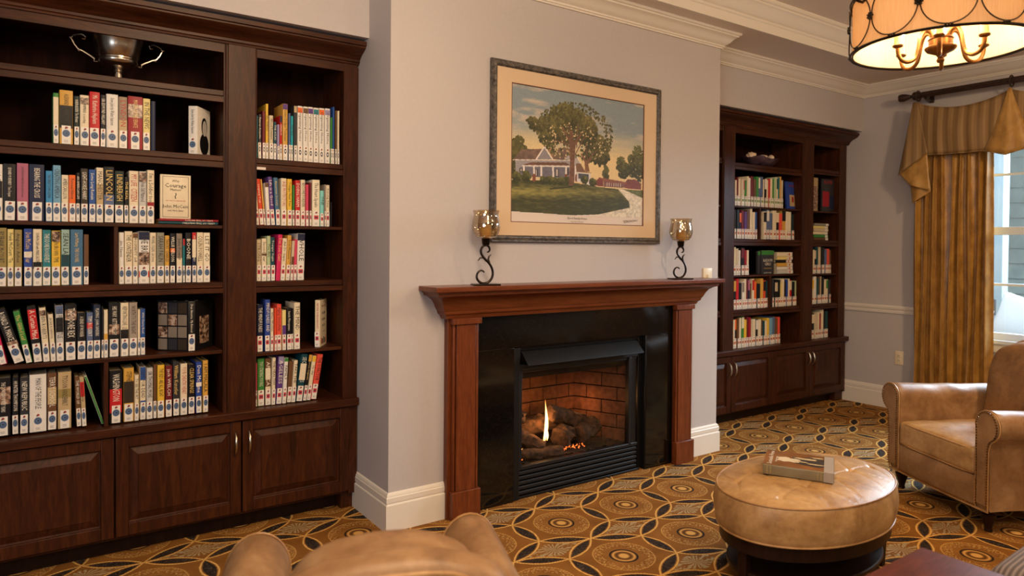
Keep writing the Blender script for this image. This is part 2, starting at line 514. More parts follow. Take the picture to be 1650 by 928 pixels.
# ------------------------------------------------------------------ mesh building
class MB:
    def __init__(s):
        s.v, s.f, s.m = [], [], []

    def face(s, idx, mi=0):
        s.f.append(tuple(idx))
        s.m.append(mi)

    def box(s, x0, x1, y0, y1, z0, z1, mi=0):
        b = len(s.v)
        s.v += [(x0, y0, z0), (x1, y0, z0), (x1, y1, z0), (x0, y1, z0), (x0, y0, z1), (x1, y0, z1), (x1, y1, z1), (x0, y1, z1)]
        for q in ((0, 3, 2, 1), (4, 5, 6, 7), (0, 1, 5, 4), (1, 2, 6, 5), (2, 3, 7, 6), (3, 0, 4, 7)):
            s.face([b+i for i in q], mi)
        return s

    def prism(s, poly, a, b, fn, mi=0):
        """poly of 2D points, extruded from a to b; fn(p, q, t) -> xyz"""
        n = len(poly)
        k = len(s.v)
        s.v += [fn(p[0], p[1], a) for p in poly] + [fn(p[0], p[1], b) for p in poly]
        for i in range(n):
            j = (i+1) % n
            s.face((k+i, k+j, k+n+j, k+n+i), mi)
        s.face(tuple(k+i for i in range(n))[::-1], mi)
        s.face(tuple(k+n+i for i in range(n)), mi)
        return s

    def grid(s, P, mi=0, closeu=False, closev=False):
        """P[i][j] -> xyz"""
        nu, nv = len(P), len(P[0])
        k = len(s.v)
        for r in P:
            s.v += [tuple(p) for p in r]
        for i in range(nu if closeu else nu-1):
            for j in range(nv if closev else nv-1):
                a, b2 = i, (i+1) % nu
                c, d = j, (j+1) % nv
                s.face((k+a*nv+c, k+b2*nv+c, k+b2*nv+d, k+a*nv+d), mi)
        return s

    def lathe(s, prof, n=24, c=(0, 0, 0), mi=0, cap=True):
        P = [[(c[0]+r*cos(2*pi*j/n), c[1]+r*sin(2*pi*j/n), c[2]+z) for j in range(n)] for r, z in prof]
        k = len(s.v)
        s.grid(P, mi, closev=True)
        if cap:
            s.face([k+j for j in range(n)], mi)
            s.face([k+(len(prof)-1)*n+j for j in range(n)][::-1], mi)
        return s

    def tube(s, pts, r, n=8, mi=0, closed=False, cap=True):
        pts = [Vector(p) for p in pts]
        N = len(pts)
        rr = r if isinstance(r, (list, tuple)) else [r]*N
        P = []
        nrm = None
        for i, p in enumerate(pts):
            a = pts[(i-1) % N] if (closed or i > 0) else pts[0]
            b = pts[(i+1) % N] if (closed or i < N-1) else pts[-1]
            d = (b-a).normalized()
            if nrm is None:
                nrm = d.orthogonal().normalized()
            nrm = (nrm - d*nrm.dot(d))
            nrm = nrm.normalized() if nrm.length > 1e-6 else d.orthogonal().normalized()
            bn = d.cross(nrm)
            P.append([tuple(p+(nrm*cos(2*pi*j/n)+bn*sin(2*pi*j/n))*rr[i]) for j in range(n)])
        k = len(s.v)
        s.grid(P, mi, closeu=closed, closev=True)
        if cap and not closed:
            s.face([k+j for j in range(n)], mi)
            s.face([k+(N-1)*n+j for j in range(n)][::-1], mi)
        return s

    def ball(s, c, r, n=10, mi=0, sc=(1, 1, 1)):
        m = n//2
        P = [[(c[0]+r*sc[0]*sin(pi*i/m)*cos(2*pi*j/n), c[1]+r*sc[1]*sin(pi*i/m)*sin(2*pi*j/n), c[2]+r*sc[2]*cos(pi*i/m)) for j in range(n)] for i in range(m+1)]
        s.grid(P, mi, closev=True)
        return s

    def rbox(s, c, h, r, n=4, m=6, fn=None, mi=0):
        """box with half sizes h and rounded edges r; fn deforms local points"""
        def ax(H):
            a = [-H+r*(1-cos(pi/2*i/n)) for i in range(n)]
            b = [-(H-r)+2*(H-r)*i/m for i in range(m+1)]
            return a+b+[-x for x in a[::-1]]
        A = [ax(q) for q in h]
        H = h
        key = {}

        def vert(p):
            q = list(p)
            cl = [max(-(H[i]-r), min(H[i]-r, q[i])) for i in range(3)]
            d = Vector([q[i]-cl[i] for i in range(3)])
            if d.length > 1e-9:
                d = d.normalized()*r
            q = [cl[i]+d[i] for i in range(3)]
            if fn:
                q = fn(*q)
            kk = (round(p[0], 6), round(p[1], 6), round(p[2], 6))
            if kk not in key:
                key[kk] = len(s.v)
                s.v.append((c[0]+q[0], c[1]+q[1], c[2]+q[2]))
            return key[kk]
        for axn in range(3):
            u, v = [(1, 2), (2, 0), (0, 1)][axn]
            for sg in (-1, 1):
                for i in range(len(A[u])-1):
                    for j in range(len(A[v])-1):
                        q = []
                        for di, dj in ((0, 0), (1, 0), (1, 1), (0, 1)):
                            p = [0, 0, 0]
                            p[axn] = sg*H[axn]
                            p[u] = A[u][i+di]
                            p[v] = A[v][j+dj]
                            q.append(vert(p))
                        if sg < 0:
                            q = q[::-1]
                        s.face(q, mi)
        return s

    def molding(s, path, prof, closed=False, mi=0):
        """sweep profile [(offset, z)] along a 2D path; offset goes to the left of the travel direction, mitred"""
        n = len(path)
        P = []
        for i in range(n):
            p = Vector(path[i])
            d0 = d1 = None
            if closed or i > 0:
                d0 = (p-Vector(path[(i-1) % n])).normalized()
            if closed or i < n-1:
                d1 = (Vector(path[(i+1) % n])-p).normalized()
            if d0 is None:
                d0 = d1
            if d1 is None:
                d1 = d0
            n0 = Vector((-d0.y, d0.x))
            n1 = Vector((-d1.y, d1.x))
            mt = (n0+n1)
            mt = mt/max(1e-6, mt.dot(n0))
            P.append([(p.x+mt.x*o, p.y+mt.y*o, z) for o, z in prof])
        k = len(s.v)
        s.grid(P, mi, closeu=closed, closev=True)
        if not closed:
            m = len(prof)
            s.face([k+j for j in range(m)][::-1], mi)
            s.face([k+(n-1)*m+j for j in range(m)], mi)
        return s


def props(o, label=None, cat=None, group=None, kind=None):
    if label: o['label'] = label
    if cat: o['category'] = cat
    if group: o['group'] = group
    if kind: o['kind'] = kind
    return o


def obj(name, mb, mat, parent=None, world=True, bev=0, ang=35, smooth=True, fix=False):
    """mesh object from MB. world=True: vertices are in world space and are moved under the parent's location"""
    off = parent_loc(parent) if (parent is not None and world) else Vector((0, 0, 0))
    me = bpy.data.meshes.new(name)
    me.from_pydata([(a-off.x, b-off.y, c-off.z) for a, b, c in mb.v], [], mb.f)
    for mt in (mat if isinstance(mat, (list, tuple)) else [mat]):
        me.materials.append(M[mt] if isinstance(mt, str) else mt)
    if any(mb.m):
        me.polygons.foreach_set('material_index', mb.m)
    me.update()
    if fix:
        import bmesh
        bm = bmesh.new()
        bm.from_mesh(me)
        bmesh.ops.recalc_face_normals(bm, faces=bm.faces)
        bm.to_mesh(me)
        bm.free()
    if smooth:
        me.polygons.foreach_set('use_smooth', [True]*len(me.polygons))
        me.set_sharp_from_angle(angle=rad(ang))
    o = bpy.data.objects.new(name, me)
    COL.objects.link(o)
    if parent is not None:
        o.parent = parent
    if bev:
        m = o.modifiers.new('edge', 'BEVEL')
        m.width = bev
        m.segments = 2
        m.limit_method = 'ANGLE'
    return o


def parent_loc(p):
    v = Vector((0, 0, 0))
    while p is not None:
        v = v + p.location
        p = p.parent
    return v


def thing(name, label, cat, loc=(0, 0, 0), rz=0, group=None, kind=None):
    o = bpy.data.objects.new(name, None)
    o.empty_display_size = 0.1
    COL.objects.link(o)
    o.location = loc
    o.rotation_euler = (0, 0, rz)
    return props(o, label, cat, group, kind)


def B(x0, x1, y0, y1, z0, z1):
    return MB().box(x0, x1, y0, y1, z0, z1)


def struct(name, mb, mat, parent=None, **kw):
    o = obj(name, mb, mat, parent, **kw)
    if parent is None:
        o['kind'] = 'structure'
    return o


def text(name, body, size, mat, parent, loc, rot, maxlen=None, maxh=None, align='CENTER'):
    c = bpy.data.curves.new(name, 'FONT')
    c.body = body
    c.size = size
    c.resolution_u = 1
    c.align_x = align
    c.align_y = 'CENTER'
    c.materials.append(M[mat] if isinstance(mat, str) else mat)
    o = bpy.data.objects.new(name, c)
    COL.objects.link(o)
    o.parent = parent
    o.location = loc
    o.rotation_euler = rot
    TEXTS.append((o, maxlen, maxh))
    return o


TEXTS = []

# ------------------------------------------------------------------ the room
XL, XR = -3.4, 6.66           # left extent, right wall
YB = 4.10                     # wall behind the bookcases
CX0, CX1, CY = 1.545, 4.17, 3.33   # chimney breast
YS = 3.61                     # soffit face above bookcases
ZC = 3.06

struct('floor', MB().grid([[(x, y, 0) for y in (-3.2, 4.2)] for x in (XL, XR)][::-1]), 'carpet', smooth=False)
mb = MB()
mb.box(XL, CX0, YB, YB+0.1, 0, ZC+0.3).box(CX1, XR+0.1, YB, YB+0.1, 0, ZC+0.3).box(CX0, CX1, YB, YB+0.1, 0, ZC+0.3)
struct('wall_back', mb, 'wall', smooth=False)
mb = MB()
mb.box(CX0, 2.30, CY, YB, 0, ZC+0.2).box(3.44, CX1, CY, YB, 0, ZC+0.2).box(2.30, 3.44, CY, YB, 0.915, ZC+0.2)
struct('wall_chimney', mb, 'wall', smooth=False)
struct('wall_soffit_left', B(XL, CX0, YS, YB, 2.636, ZC+0.2), 'wall', smooth=False)
struct('wall_soffit_right', B(CX1, XR, YS, YB, 2.636, ZC+0.2), 'wall', smooth=False)
# right wall with the window opening
WY0, WY1, WZ0, WZ1 = 1.10, 2.62, 0.74, 2.42
mb = MB()
mb.box(XR, XR+0.14, -3.2, WY0, 0, ZC+0.3).box(XR, XR+0.14, WY1, YB+0.1, 0, ZC+0.3)
mb.box(XR, XR+0.14, WY0, WY1, 0, WZ0).box(XR, XR+0.14, WY0, WY1, WZ1, ZC+0.3)
struct('wall_right', mb, 'wall', smooth=False)
# ceiling with a raised tray
TX0, TX1, TY0, TY1 = -1.6, 5.85, -2.2, 3.11
ZT = 3.25
mb = MB()
mb.box(XL, XR, TY1, YB, ZC, ZC+0.08).box(XL, XR, -3.2, TY0, ZC, ZC+0.08)
mb.box(XL, TX0, TY0, TY1, ZC, ZC+0.08).box(TX1, XR, TY0, TY1, ZC, ZC+0.08)
mb.box(TX0-0.05, TX1+0.05, TY0-0.05, TY1+0.05, ZT, ZT+0.08)
mb.box(TX0, TX1, TY1, TY1+0.03, ZC+0.08, ZT).box(TX0, TX1, TY0-0.03, TY0, ZC+0.08, ZT)
mb.box(TX0-0.03, TX0, TY0, TY1, ZC+0.08, ZT).box(TX1, TX1+0.03, TY0, TY1, ZC+0.08, ZT)
struct('ceiling', mb, 'ceiling', smooth=False)

crown = [(0, 2.953), (0.012, 2.953), (0.012, 2.962), (0.020, 2.966), (0.022, 2.975), (0.026, 2.978), (0.036, 2.984), (0.050, 2.996), (0.064, 3.014),
         (0.078, 3.026), (0.092, 3.032), (0.094, 3.040), (0.104, 3.044), (0.108, 3.050), (0.108, ZC), (0, ZC)]
mb = MB().molding([(XR, -3.2), (XR, YS), (CX1, YS), (CX1, CY), (CX0, CY), (CX0, YS), (XL, YS)], crown)
struct('trim_1', mb, 'white', ang=25, fix=True)
# tray moulding: path runs clockwise seen from below so the profile projects into the tray
tp = [(-0.012, ZC-0.006), (0.014, ZC-0.006), (0.014, ZC+0.055), (0.022, ZC+0.062), (0.026, ZC+0.075), (0.034, ZC+0.080), (0.046, ZC+0.092), (0.062, ZC+0.118),
      (0.080, ZC+0.140), (0.096, ZC+0.150), (0.098, ZC+0.160), (0.110, ZC+0.168), (0.116, ZC+0.178), (0.116, ZT), (0, ZT), (-0.012, ZC)]
mb = MB().molding([(TX0, TY0), (TX1, TY0), (TX1, TY1), (TX0, TY1)], tp, closed=True)
struct('trim_2', mb, 'white', ang=25, fix=True)
# baseboards
bp = [(0, 0), (0.020, 0), (0.020, 0.138), (0.018, 0.142), (0.013, 0.144), (0.013, 0.150), (0.016, 0.152), (0.016, 0.176), (0.013, 0.180), (0.012, 0.188), (0.006, 0.198), (0, 0.202)]
struct('baseboard_right', MB().molding([(XR, -3.2), (XR, 3.85)], bp), 'white', ang=25, fix=True)
struct('baseboard_chimney_right', MB().molding([(CX1, 3.85), (CX1, CY), (3.842, CY)], bp), 'white', ang=25, fix=True)
struct('baseboard_chimney_left', MB().molding([(1.878, CY), (CX0, CY), (CX0, 3.85)], bp), 'white', ang=25, fix=True)
rp = [(0, 0.893), (0.010, 0.893), (0.014, 0.902), (0.014, 0.925), (0.020, 0.932), (0.024, 0.945), (0.024, 0.958), (0.018, 0.966), (0, 0.966)]
struct('trim_3', MB().molding([(XR, 2.66), (XR, 3.76)], rp), 'white', ang=25, fix=True)

# ------------------------------------------------------------------ the window
win = MB()
fx0, fx1 = XR+0.03, XR+0.09
win.box(fx0, fx1, WY0, WY0+0.05, WZ0, WZ1).box(fx0, fx1, WY1-0.05, WY1, WZ0, WZ1)
win.box(fx0, fx1, WY0, WY1, WZ1-0.05, WZ1).box(fx0, fx1, WY0, WY1, WZ0, WZ0+0.06)
wo = struct('window_1', win, 'sash', bev=0.003)
props(wo)
struct('meeting_rail', B(fx0-0.006, fx1, WY0+0.05, WY1-0.05, 1.622, 1.690), 'sash', wo, bev=0.003)
struct('window_sill', B(XR-0.035, XR+0.05, WY0-0.05, WY1+0.05, WZ0-0.03, WZ0+0.004), 'sash', wo, bev=0.004)
for z in (1.196, 2.118):
    struct('muntin', B(fx0+0.01, fx1-0.01, WY0+0.05, WY1-0.05, z, z+0.020), 'sash', wo)
for z0, z1 in ((WZ0+0.06, 1.622), (1.690, WZ1-0.05)):
    struct('pane', B(fx0+0.026, fx0+0.030, WY0+0.05, WY1-0.05, z0, z1), 'pane', wo, smooth=False)
cs = MB()
cs.box(XR-0.018, XR, WY1, WY1+0.07, WZ0-0.10, WZ1+0.07).box(XR-0.018, XR, WY0-0.07, WY0, WZ0-0.10, WZ1+0.07)
cs.box(XR-0.018, XR, WY0, WY1, WZ1, WZ1+0.07).box(XR-0.018, XR, WY0, WY1, WZ0-0.10, WZ0-0.03)
struct('window_casing', cs, 'white', wo, bev=0.003)

# ------------------------------------------------------------------ the porch outside
struct('porch_floor', B(XR+0.14, 10.6, -1.5, 5.5, -0.12, -0.02), 'deck', smooth=False)
po = thing('porch_wall', None, None, (10.2, 2.0, 0), kind='structure')
po['kind'] = 'structure'
for i in range(17):
    z = i*0.19
    mb = MB().prism([(0, z), (-0.018, z), (-0.006, z+0.19), (0, z+0.19)], -1.5, 5.5, lambda p, q, t: (10.2+p, t, q))
    struct('siding_board', mb, 'siding', po, smooth=False)
pc = thing('porch_upright', 'pale square upright added outside for the vertical band in the window', 'column', (9.2, 3.42, 0))  # upright added where a pale vertical band shows in the window
obj('upright_shaft', B(9.12, 9.28, 3.30, 3.54, 0.10, 2.9), 'porch', pc, bev=0.006)
obj('upright_base', B(9.09, 9.31, 3.27, 3.57, -0.02, 0.10), 'porch', pc, bev=0.006)
# wicker seat with a white pillow
ws = thing('porch_chair', 'dark wicker porch chair seen through the lower window panes', 'chair', (7.9, 2.65, 0), rad(8))
mb = MB()
mb.rbox((0, 0, 0.36), (0.34, 0.36, 0.09), 0.03)
obj('seat', mb, 'wicker', ws, world=False)
pts = [(-0.36, 0.40, 0.42), (-0.38, 0.42, 0.66), (-0.30, 0.40, 0.82), (-0.05, 0.38, 0.78), (0.2, 0.38, 0.86), (0.34, 0.38, 0.96)]
mb = MB()
for k in range(5):
    mb.tube([(x, y-0.015*k, z-0.05*k) for x, y, z in pts], 0.018, 8)
obj('armrest', mb, 'wicker', ws, world=False)
mb = MB()
for k in range(9):
    mb.tube([(0.36, -0.36+k*0.09, 0.4), (0.42, -0.36+k*0.09, 0.98)], 0.022, 6)
obj('backrest', mb, 'wicker', ws, world=False)
for sx in (-0.3, 0.32):
    for sy in (-0.32, 0.34):
        obj('leg', MB().tube([(sx, sy, -0.02), (sx, sy, 0.32)], 0.022, 8), 'wicker', ws, world=False)
pw = MB()


def pilf(x, y, z):
    e = 1-0.55*(abs(y)/0.27)**2*1.0
    k = 1-0.55*(abs(z)/0.24)**2
    return (x*max(0.12, e*k), y*(1+0.10*(abs(z)/0.24)**2), z*(1+0.10*(abs(y)/0.27)**2))


pw.rbox((0, 0, 0), (0.10, 0.26, 0.22), 0.05, 3, 8, pilf)
p = obj('cushion', pw, 'pillow', world=False)
p.location = (7.86, 2.62, 0.80)
p.rotation_euler = (rad(20), rad(-20), rad(12))
props(p, 'plump white cushion on the dark wicker porch chair', 'cushion')

# ------------------------------------------------------------------ wall plates
def outlet(name, label, loc, axis):
    t_ = thing(name, label, 'outlet', loc)
    if axis == 'x':
        o = obj('cover_plate', MB().rbox((0, 0, 0), (0.0035, 0.039, 0.064), 0.003, 2, 2), 'plate', t_, world=False)
        for dz in (-0.022, 0.022):
            s_ = obj('socket', MB().rbox((-0.004, 0, dz), (0.002, 0.017, 0.0145), 0.0018, 2, 2), 'plate', o, world=False)
            m_ = MB().box(-0.0066, -0.0058, -0.008, -0.005, dz-0.003, dz+0.006).box(-0.0066, -0.0058, 0.005, 0.008, dz-0.003, dz+0.006)
            obj('slot', m_, 'slot', o, world=False)
    else:
        o = obj('cover_plate', MB().rbox((0, 0, 0), (0.048, 0.004, 0.058), 0.003, 2, 2), 'plate', t_, world=False)
        obj('switch_toggle', MB().rbox((0, -0.008, 0.0), (0.010, 0.006, 0.012), 0.003, 2, 2), 'plate', o, world=False)
    return t_


outlet('wall_outlet', 'ivory wall outlet on the right wall below the chair rail', (XR-0.0035, 3.232, 0.483), 'x')
outlet('wall_plate', 'ivory wall plate just above the right end of the mantel', (4.05, CY-0.004, 1.290), 'y')

# ------------------------------------------------------------------ fireplace
FC = 2.858
fp = thing('fireplace_mantel', 'reddish cherry wood fireplace mantel with deep cornice and pilasters', 'mantel', (FC, CY, 0))
obj('mantel_shelf', B(1.714, 4.002, 3.130, CY, 1.254, 1.281), 'mantel_h', fp, bev=0.004)
# cornice, swept round front and both returns. offsets measured from the wall plane / from x = 1.878 .. 3.838
cp = [(0, 1.100), (0.006, 1.100), (0.010, 1.108), (0.016, 1.120), (0.026, 1.126), (0.030, 1.134), (0.030, 1.142), (0.034, 1.146), (0.040, 1.156),
      (0.050, 1.180), (0.066, 1.205), (0.090, 1.222), (0.108, 1.228), (0.114, 1.232), (0.114, 1.244), (0.124, 1.246), (0.124, 1.254), (0, 1.254)]
mb = MB().molding([(FC+1.000, CY), (FC+1.000, 3.275), (FC-1.000, 3.275), (FC-1.000, CY)], cp)
mb.box(FC-1.0, FC+1.0, 3.27, CY, 1.100, 1.25)
obj('cornice', mb, 'mantel_h', fp, ang=30, fix=True)
for sg in (-1, 1):
    def bx(a, b, y0, y1, z0, z1):
        xs = sorted((FC+sg*a, FC+sg*b))
        return B(xs[0], xs[1], y0, y1, z0, z1)
    pl = obj('pilaster', bx(0.812, 0.985, 3.290, CY, 0, 1.100), 'mantel_v', fp, bev=0.002)
    obj('pilaster_panel', bx(0.822, 0.945, 3.262, 3.290, 0.155, 1.068), 'mantel_v', pl, bev=0.002)
    f1 = MB()
    for a, b in ((0.802, 0.816), (0.951, 0.965)):
        xs = sorted((FC+sg*a, FC+sg*b))
        f1.box(xs[0], xs[1], 3.266, 3.290, 0.155, 1.068)
    obj('bead', f1, 'mantel_v', pl, bev=0.003)
    obj('plinth', bx(0.794, 0.973, 3.246, 3.290, 0, 0.155), 'mantel_v', pl, bev=0.003)
    obj('capital', bx(0.790, 0.973, 3.250, 3.290, 1.068, 1.100), 'mantel_v', pl, bev=0.002)

gs = thing('granite_surround', 'polished black granite surround framing the gas fireplace', 'surround', (FC, 3.31, 0))
GX0, GX1, IX0, IX1 = FC-0.812, FC+0.812, 2.328, 3.412
obj('granite_slab', B(GX0, IX0, 3.305, CY, 0, 0.9035), 'granite', gs, bev=0.0015)
obj('granite_slab', B(IX1, GX1, 3.305, CY, 0, 0.9035), 'granite', gs, bev=0.0015)
obj('granite_slab', B(GX0, GX1, 3.305, CY, 0.9055, 1.100), 'granite', gs, bev=0.0015)

fi = thing('fireplace_insert', 'black metal gas fireplace insert with louvres and glass front', 'fireplace', (FC, 3.345, 0))
fy = 3.335
fr = MB()
fr.box(IX0+0.002, 2.372, fy-0.025, fy+0.05, 0.004, 0.900)
fr.box(3.375, 3.438, fy+0.010, fy+0.05, 0.004, 0.912).box(3.405, IX1-0.0005, fy-0.028, fy+0.01, 0.0, 0.903).box(2.372, 3.375, fy+0.01, fy+0.05, 0.875, 0.900)
obj('outer_frame', fr, 'black_metal', fi, bev=0.002)
hood = MB().prism([(0, 0.872), (-0.012, 0.872), (-0.075, 0.808), (-0.078, 0.800), (-0.070, 0.800), (-0.004, 0.860)], 2.392, 3.340, lambda p, q, t: (t, fy+p, q))
hood.box(2.380, 3.350, fy-0.004, fy+0.03, 0.835, 0.875)
obj('hood', hood, 'hood_metal', fi, fix=True)
gf = MB()
for a, b, c, d, yy in ((2.378, 3.356, 0.765, 0.795, 0.0), (2.378, 3.356, 0.745, 0.768, 0.010), (2.378, 2.402, 0.182, 0.765, 0.0), (3.275, 3.300, 0.182, 0.765, 0.0), (3.312, 3.356, 0.182, 0.765, 0.014), (2.378, 3.356, 0.168, 0.190, 0.0)):
    gf.box(a, b, fy-0.008+yy, fy+0.03, c, d)
obj('glass_frame', gf, 'grey_metal', fi, bev=0.003)
obj('glass_pane', B(2.400, 3.277, fy+0.012, fy+0.016, 0.188, 0.748), 'fireglass', fi, smooth=False)
for i in range(5):
    z = 0.020+i*0.0295
    mb = MB().prism([(0.03, z), (-0.006, z+0.004), (-0.006, z+0.017), (0.0, z+0.022), (0.03, z+0.012)], 2.380, 3.352, lambda p, q, t: (t, fy+p, q))
    obj('louvre_slat', mb, 'grey_metal', fi, fix=True, ang=50)
obj('lower_grille_back', B(2.372, 3.375, fy+0.03, fy+0.045, 0.0, 0.18), 'black_metal', fi)
obj('bottom_rail', B(2.372, 3.375, fy-0.012, fy+0.02, 0.0, 0.014), 'black_metal', fi, bev=0.002)
# firebox: back wall and two splayed side walls of brick in running bond
FB = 3.76
fb = MB()
fb.box(2.42, 3.36, FB+0.03, FB+0.05, 0.15, 0.87).box(2.36, 3.38, fy+0.05, FB+0.05, 0.13, 0.165).box(2.36, 3.38, fy+0.05, FB+0.05, 0.86, 0.89)
fb.box(2.36, 2.375, fy+0.05, FB+0.05, 0.15, 0.87).box(3.37, 3.385, fy+0.05, FB+0.05, 0.15, 0.87)
obj('firebox', fb, 'mortar', fi)
obj('baffle', B(2.385, 3.36, fy+0.05, fy+0.30, 0.700, 0.86), 'black_metal', fi)


def bricks(a, b, n, zs):
    """brick courses on the vertical plane from a to b (xy), facing the room"""
    a, b = Vector(a), Vector(b)
    d = (b-a)
    Lw = d.length
    d.normalize()
    nr = Vector((d.y, -d.x))
    for r, z in enumerate(zs):
        bw = 0.225
        x = -(r % 2)*bw/2
        while x < Lw-0.01:
            x0, x1 = max(0, x)+0.003, min(Lw, x+bw)-0.003
            if x1-x0 > 0.012:
                th = 0.020+random.uniform(0, 0.005)
                p0, p1 = a+d*x0, a+d*x1
                q0, q1 = p0+nr*th, p1+nr*th
                m_ = MB()
                z0, z1 = z+0.003, z+0.0885
                m_.v = [(p.x, p.y, zz) for zz in (z0, z1) for p in (p0, p1, q1, q0)]
                for q in ((0, 1, 2, 3), (7, 6, 5, 4), (0, 4, 5, 1), (1, 5, 6, 2), (2, 6, 7, 3), (3, 7, 4, 0)):
                    m_.face(q)
                obj('brick', m_, 'brick', fi, fix=True, smooth=False, bev=0.003)
            x += bw


ZS = [0.166+i*0.0925 for i in range(7)]
bricks((2.56, FB+0.03), (3.18, FB+0.03), 0, ZS)
bricks((3.18, FB+0.03), (3.37, fy+0.06), 0, ZS)
bricks((2.376, fy+0.06), (2.56, FB+0.03), 0, ZS)


def log(label, pts, r, seed, name='log', end=True):
    rnd = random.Random(seed)
    pts = [Vector(p) for p in pts]
    N = 22
    P = []
    d = (pts[-1]-pts[0]).normalized()
    n1 = d.orthogonal().normalized()
    n2 = d.cross(n1)
    for i in range(N+1):
        f = i/N*(len(pts)-1)
        k = min(len(pts)-2, int(f))
        c = pts[k].lerp(pts[k+1], f-k)
        ring = []
        for j in range(16):
            a = 2*pi*j/16
            q = Vector((cos(a)*2.2, sin(a)*2.2, f*3.2+seed*7))
            rr = r*(1+0.38*mnoise.noise(q*1.3)+0.16*mnoise.noise(Vector((q.x*5, q.y*5, q.z*1.2))))
            if i in (0, N):
                rr *= 0.82
            ring.append(tuple(c+(n1*cos(a)+n2*sin(a))*rr))
        P.append(ring)
    m_ = MB().grid(P, closev=True)
    k = len(m_.v)
    m_.v.append(tuple(Vector(pts[0])+d*r*0.05))
    m_.v.append(tuple(Vector(pts[-1])-d*r*0.05))
    for j in range(16):
        m_.face((k, (j+1) % 16, j))
        m_.face((k+1, N*16+j, N*16+(j+1) % 16))
    o = obj(name, m_, 'log', None, ang=50, fix=True)
    return props(o, label, 'log')


LG = 'ceramic logs in the fireplace'
for lb, pts, r, sd in (
    ('rough rear ceramic log lying across the firebox, lit by the flame', [(2.50, 3.63, 0.30), (2.80, 3.62, 0.335), (3.10, 3.64, 0.30)], 0.058, 1),
    ('ceramic log slanting down to the right behind the flame', [(2.74, 3.50, 0.435), (2.93, 3.53, 0.37), (3.13, 3.55, 0.28)], 0.050, 2),
    ('dark ceramic log slanting down at the left side of the fire', [(2.42, 3.60, 0.37), (2.52, 3.53, 0.31), (2.66, 3.46, 0.22)], 0.050, 3),
    ('short ceramic log with rounded pale end in front of the flame', [(2.80, 3.46, 0.265), (2.90, 3.52, 0.285)], 0.062, 4),
    ('thick right ceramic log lying near the glass', [(2.95, 3.46, 0.27), (3.14, 3.50, 0.30)], 0.056, 5),
    ('low front ceramic log along the ember bed', [(2.44, 3.43, 0.225), (2.78, 3.415, 0.205)], 0.032, 6),
    ('upright stub of ceramic log at the left rear', [(2.545, 3.56, 0.38), (2.56, 3.565, 0.45)], 0.036, 7)):
    o = log(lb, pts, r, sd)
    o['group'] = LG
# ember bed
mb = MB()
P = []
for i in range(40):
    row = []
    for j in range(14):
        x, y = 2.42+i*0.0225, 3.40+j*0.026
        row.append((x, y, 0.178+0.022*mnoise.noise(Vector((x*38, y*38, 2)))+0.012*mnoise.noise(Vector((x*90, y*90, 5)))))
    P.append(row)
e = obj('ember_bed', mb.grid(P), 'ash')
props(e, 'dark crumbly ash bed under the ceramic logs', 'ash', kind='stuff')
mb = MB()
rnd = random.Random(4)
for cx, n, wd in ((2.56, 40, 0.05), (2.74, 30, 0.12), (2.90, 22, 0.05), (2.45, 9, 0.03)):
    for _ in range(n):
        x = rnd.gauss(cx, wd*0.6)
        s_ = rnd.uniform(0.002, 0.0055)
        mb.ball((x, 3.405+rnd.uniform(0, 0.03), 0.203+rnd.uniform(-0.006, 0.018)), s_, 6, sc=(1.3, 1, 0.8))
e = obj('glowing_embers', mb, 'ember')
props(e, 'glowing orange embers along the front of the ash bed', 'embers', kind='stuff')
# flame
def flame(c, h, wd, lean, n=20):
    P = []
    for i in range(n+1):
        f = i/n
        r = wd*(sin(pi*min(1, f*0.92+0.10))**0.9)*(1-f)**0.45+0.0004
        x = c[0]+lean*sin(f*pi*1.25)*0.5+lean*0.7*f
        P.append([(x+r*cos(2*pi*j/10), c[1]+0.5*r*sin(2*pi*j/10), c[2]+f*h) for j in range(10)])
    return MB().grid(P, closev=True)


m_ = flame((2.668, 3.46, 0.255), 0.275, 0.0165, 0.026)
fl = obj('flame', m_, 'flame')
props(fl, 'tall thin yellow flame rising from the logs', 'flame')
m_ = flame((2.690, 3.455, 0.272), 0.075, 0.007, 0.006)
fl = obj('flame', m_, 'flame')
props(fl, 'small short flame at the foot of the tall flame', 'flame')
m_ = flame((2.50, 3.44, 0.235), 0.022, 0.006, -0.03)
fl = obj('flame', m_, 'flame')
props(fl, 'tiny low flame at the far left of the fire', 'flame')
point('fire_light', (2.69, 3.475, 0.39), 3.4, (1.0, 0.42, 0.12), 0.03)
point('brick_fill_right', (3.12, 3.62, 0.42), 0.9, (1.0, 0.40, 0.12), 0.03)  # added point without a flame, makes the bright patch on the right bricks

# ------------------------------------------------------------------ bookcases
YF = 3.75        # face of the upper case
YD = 4.08        # back panel


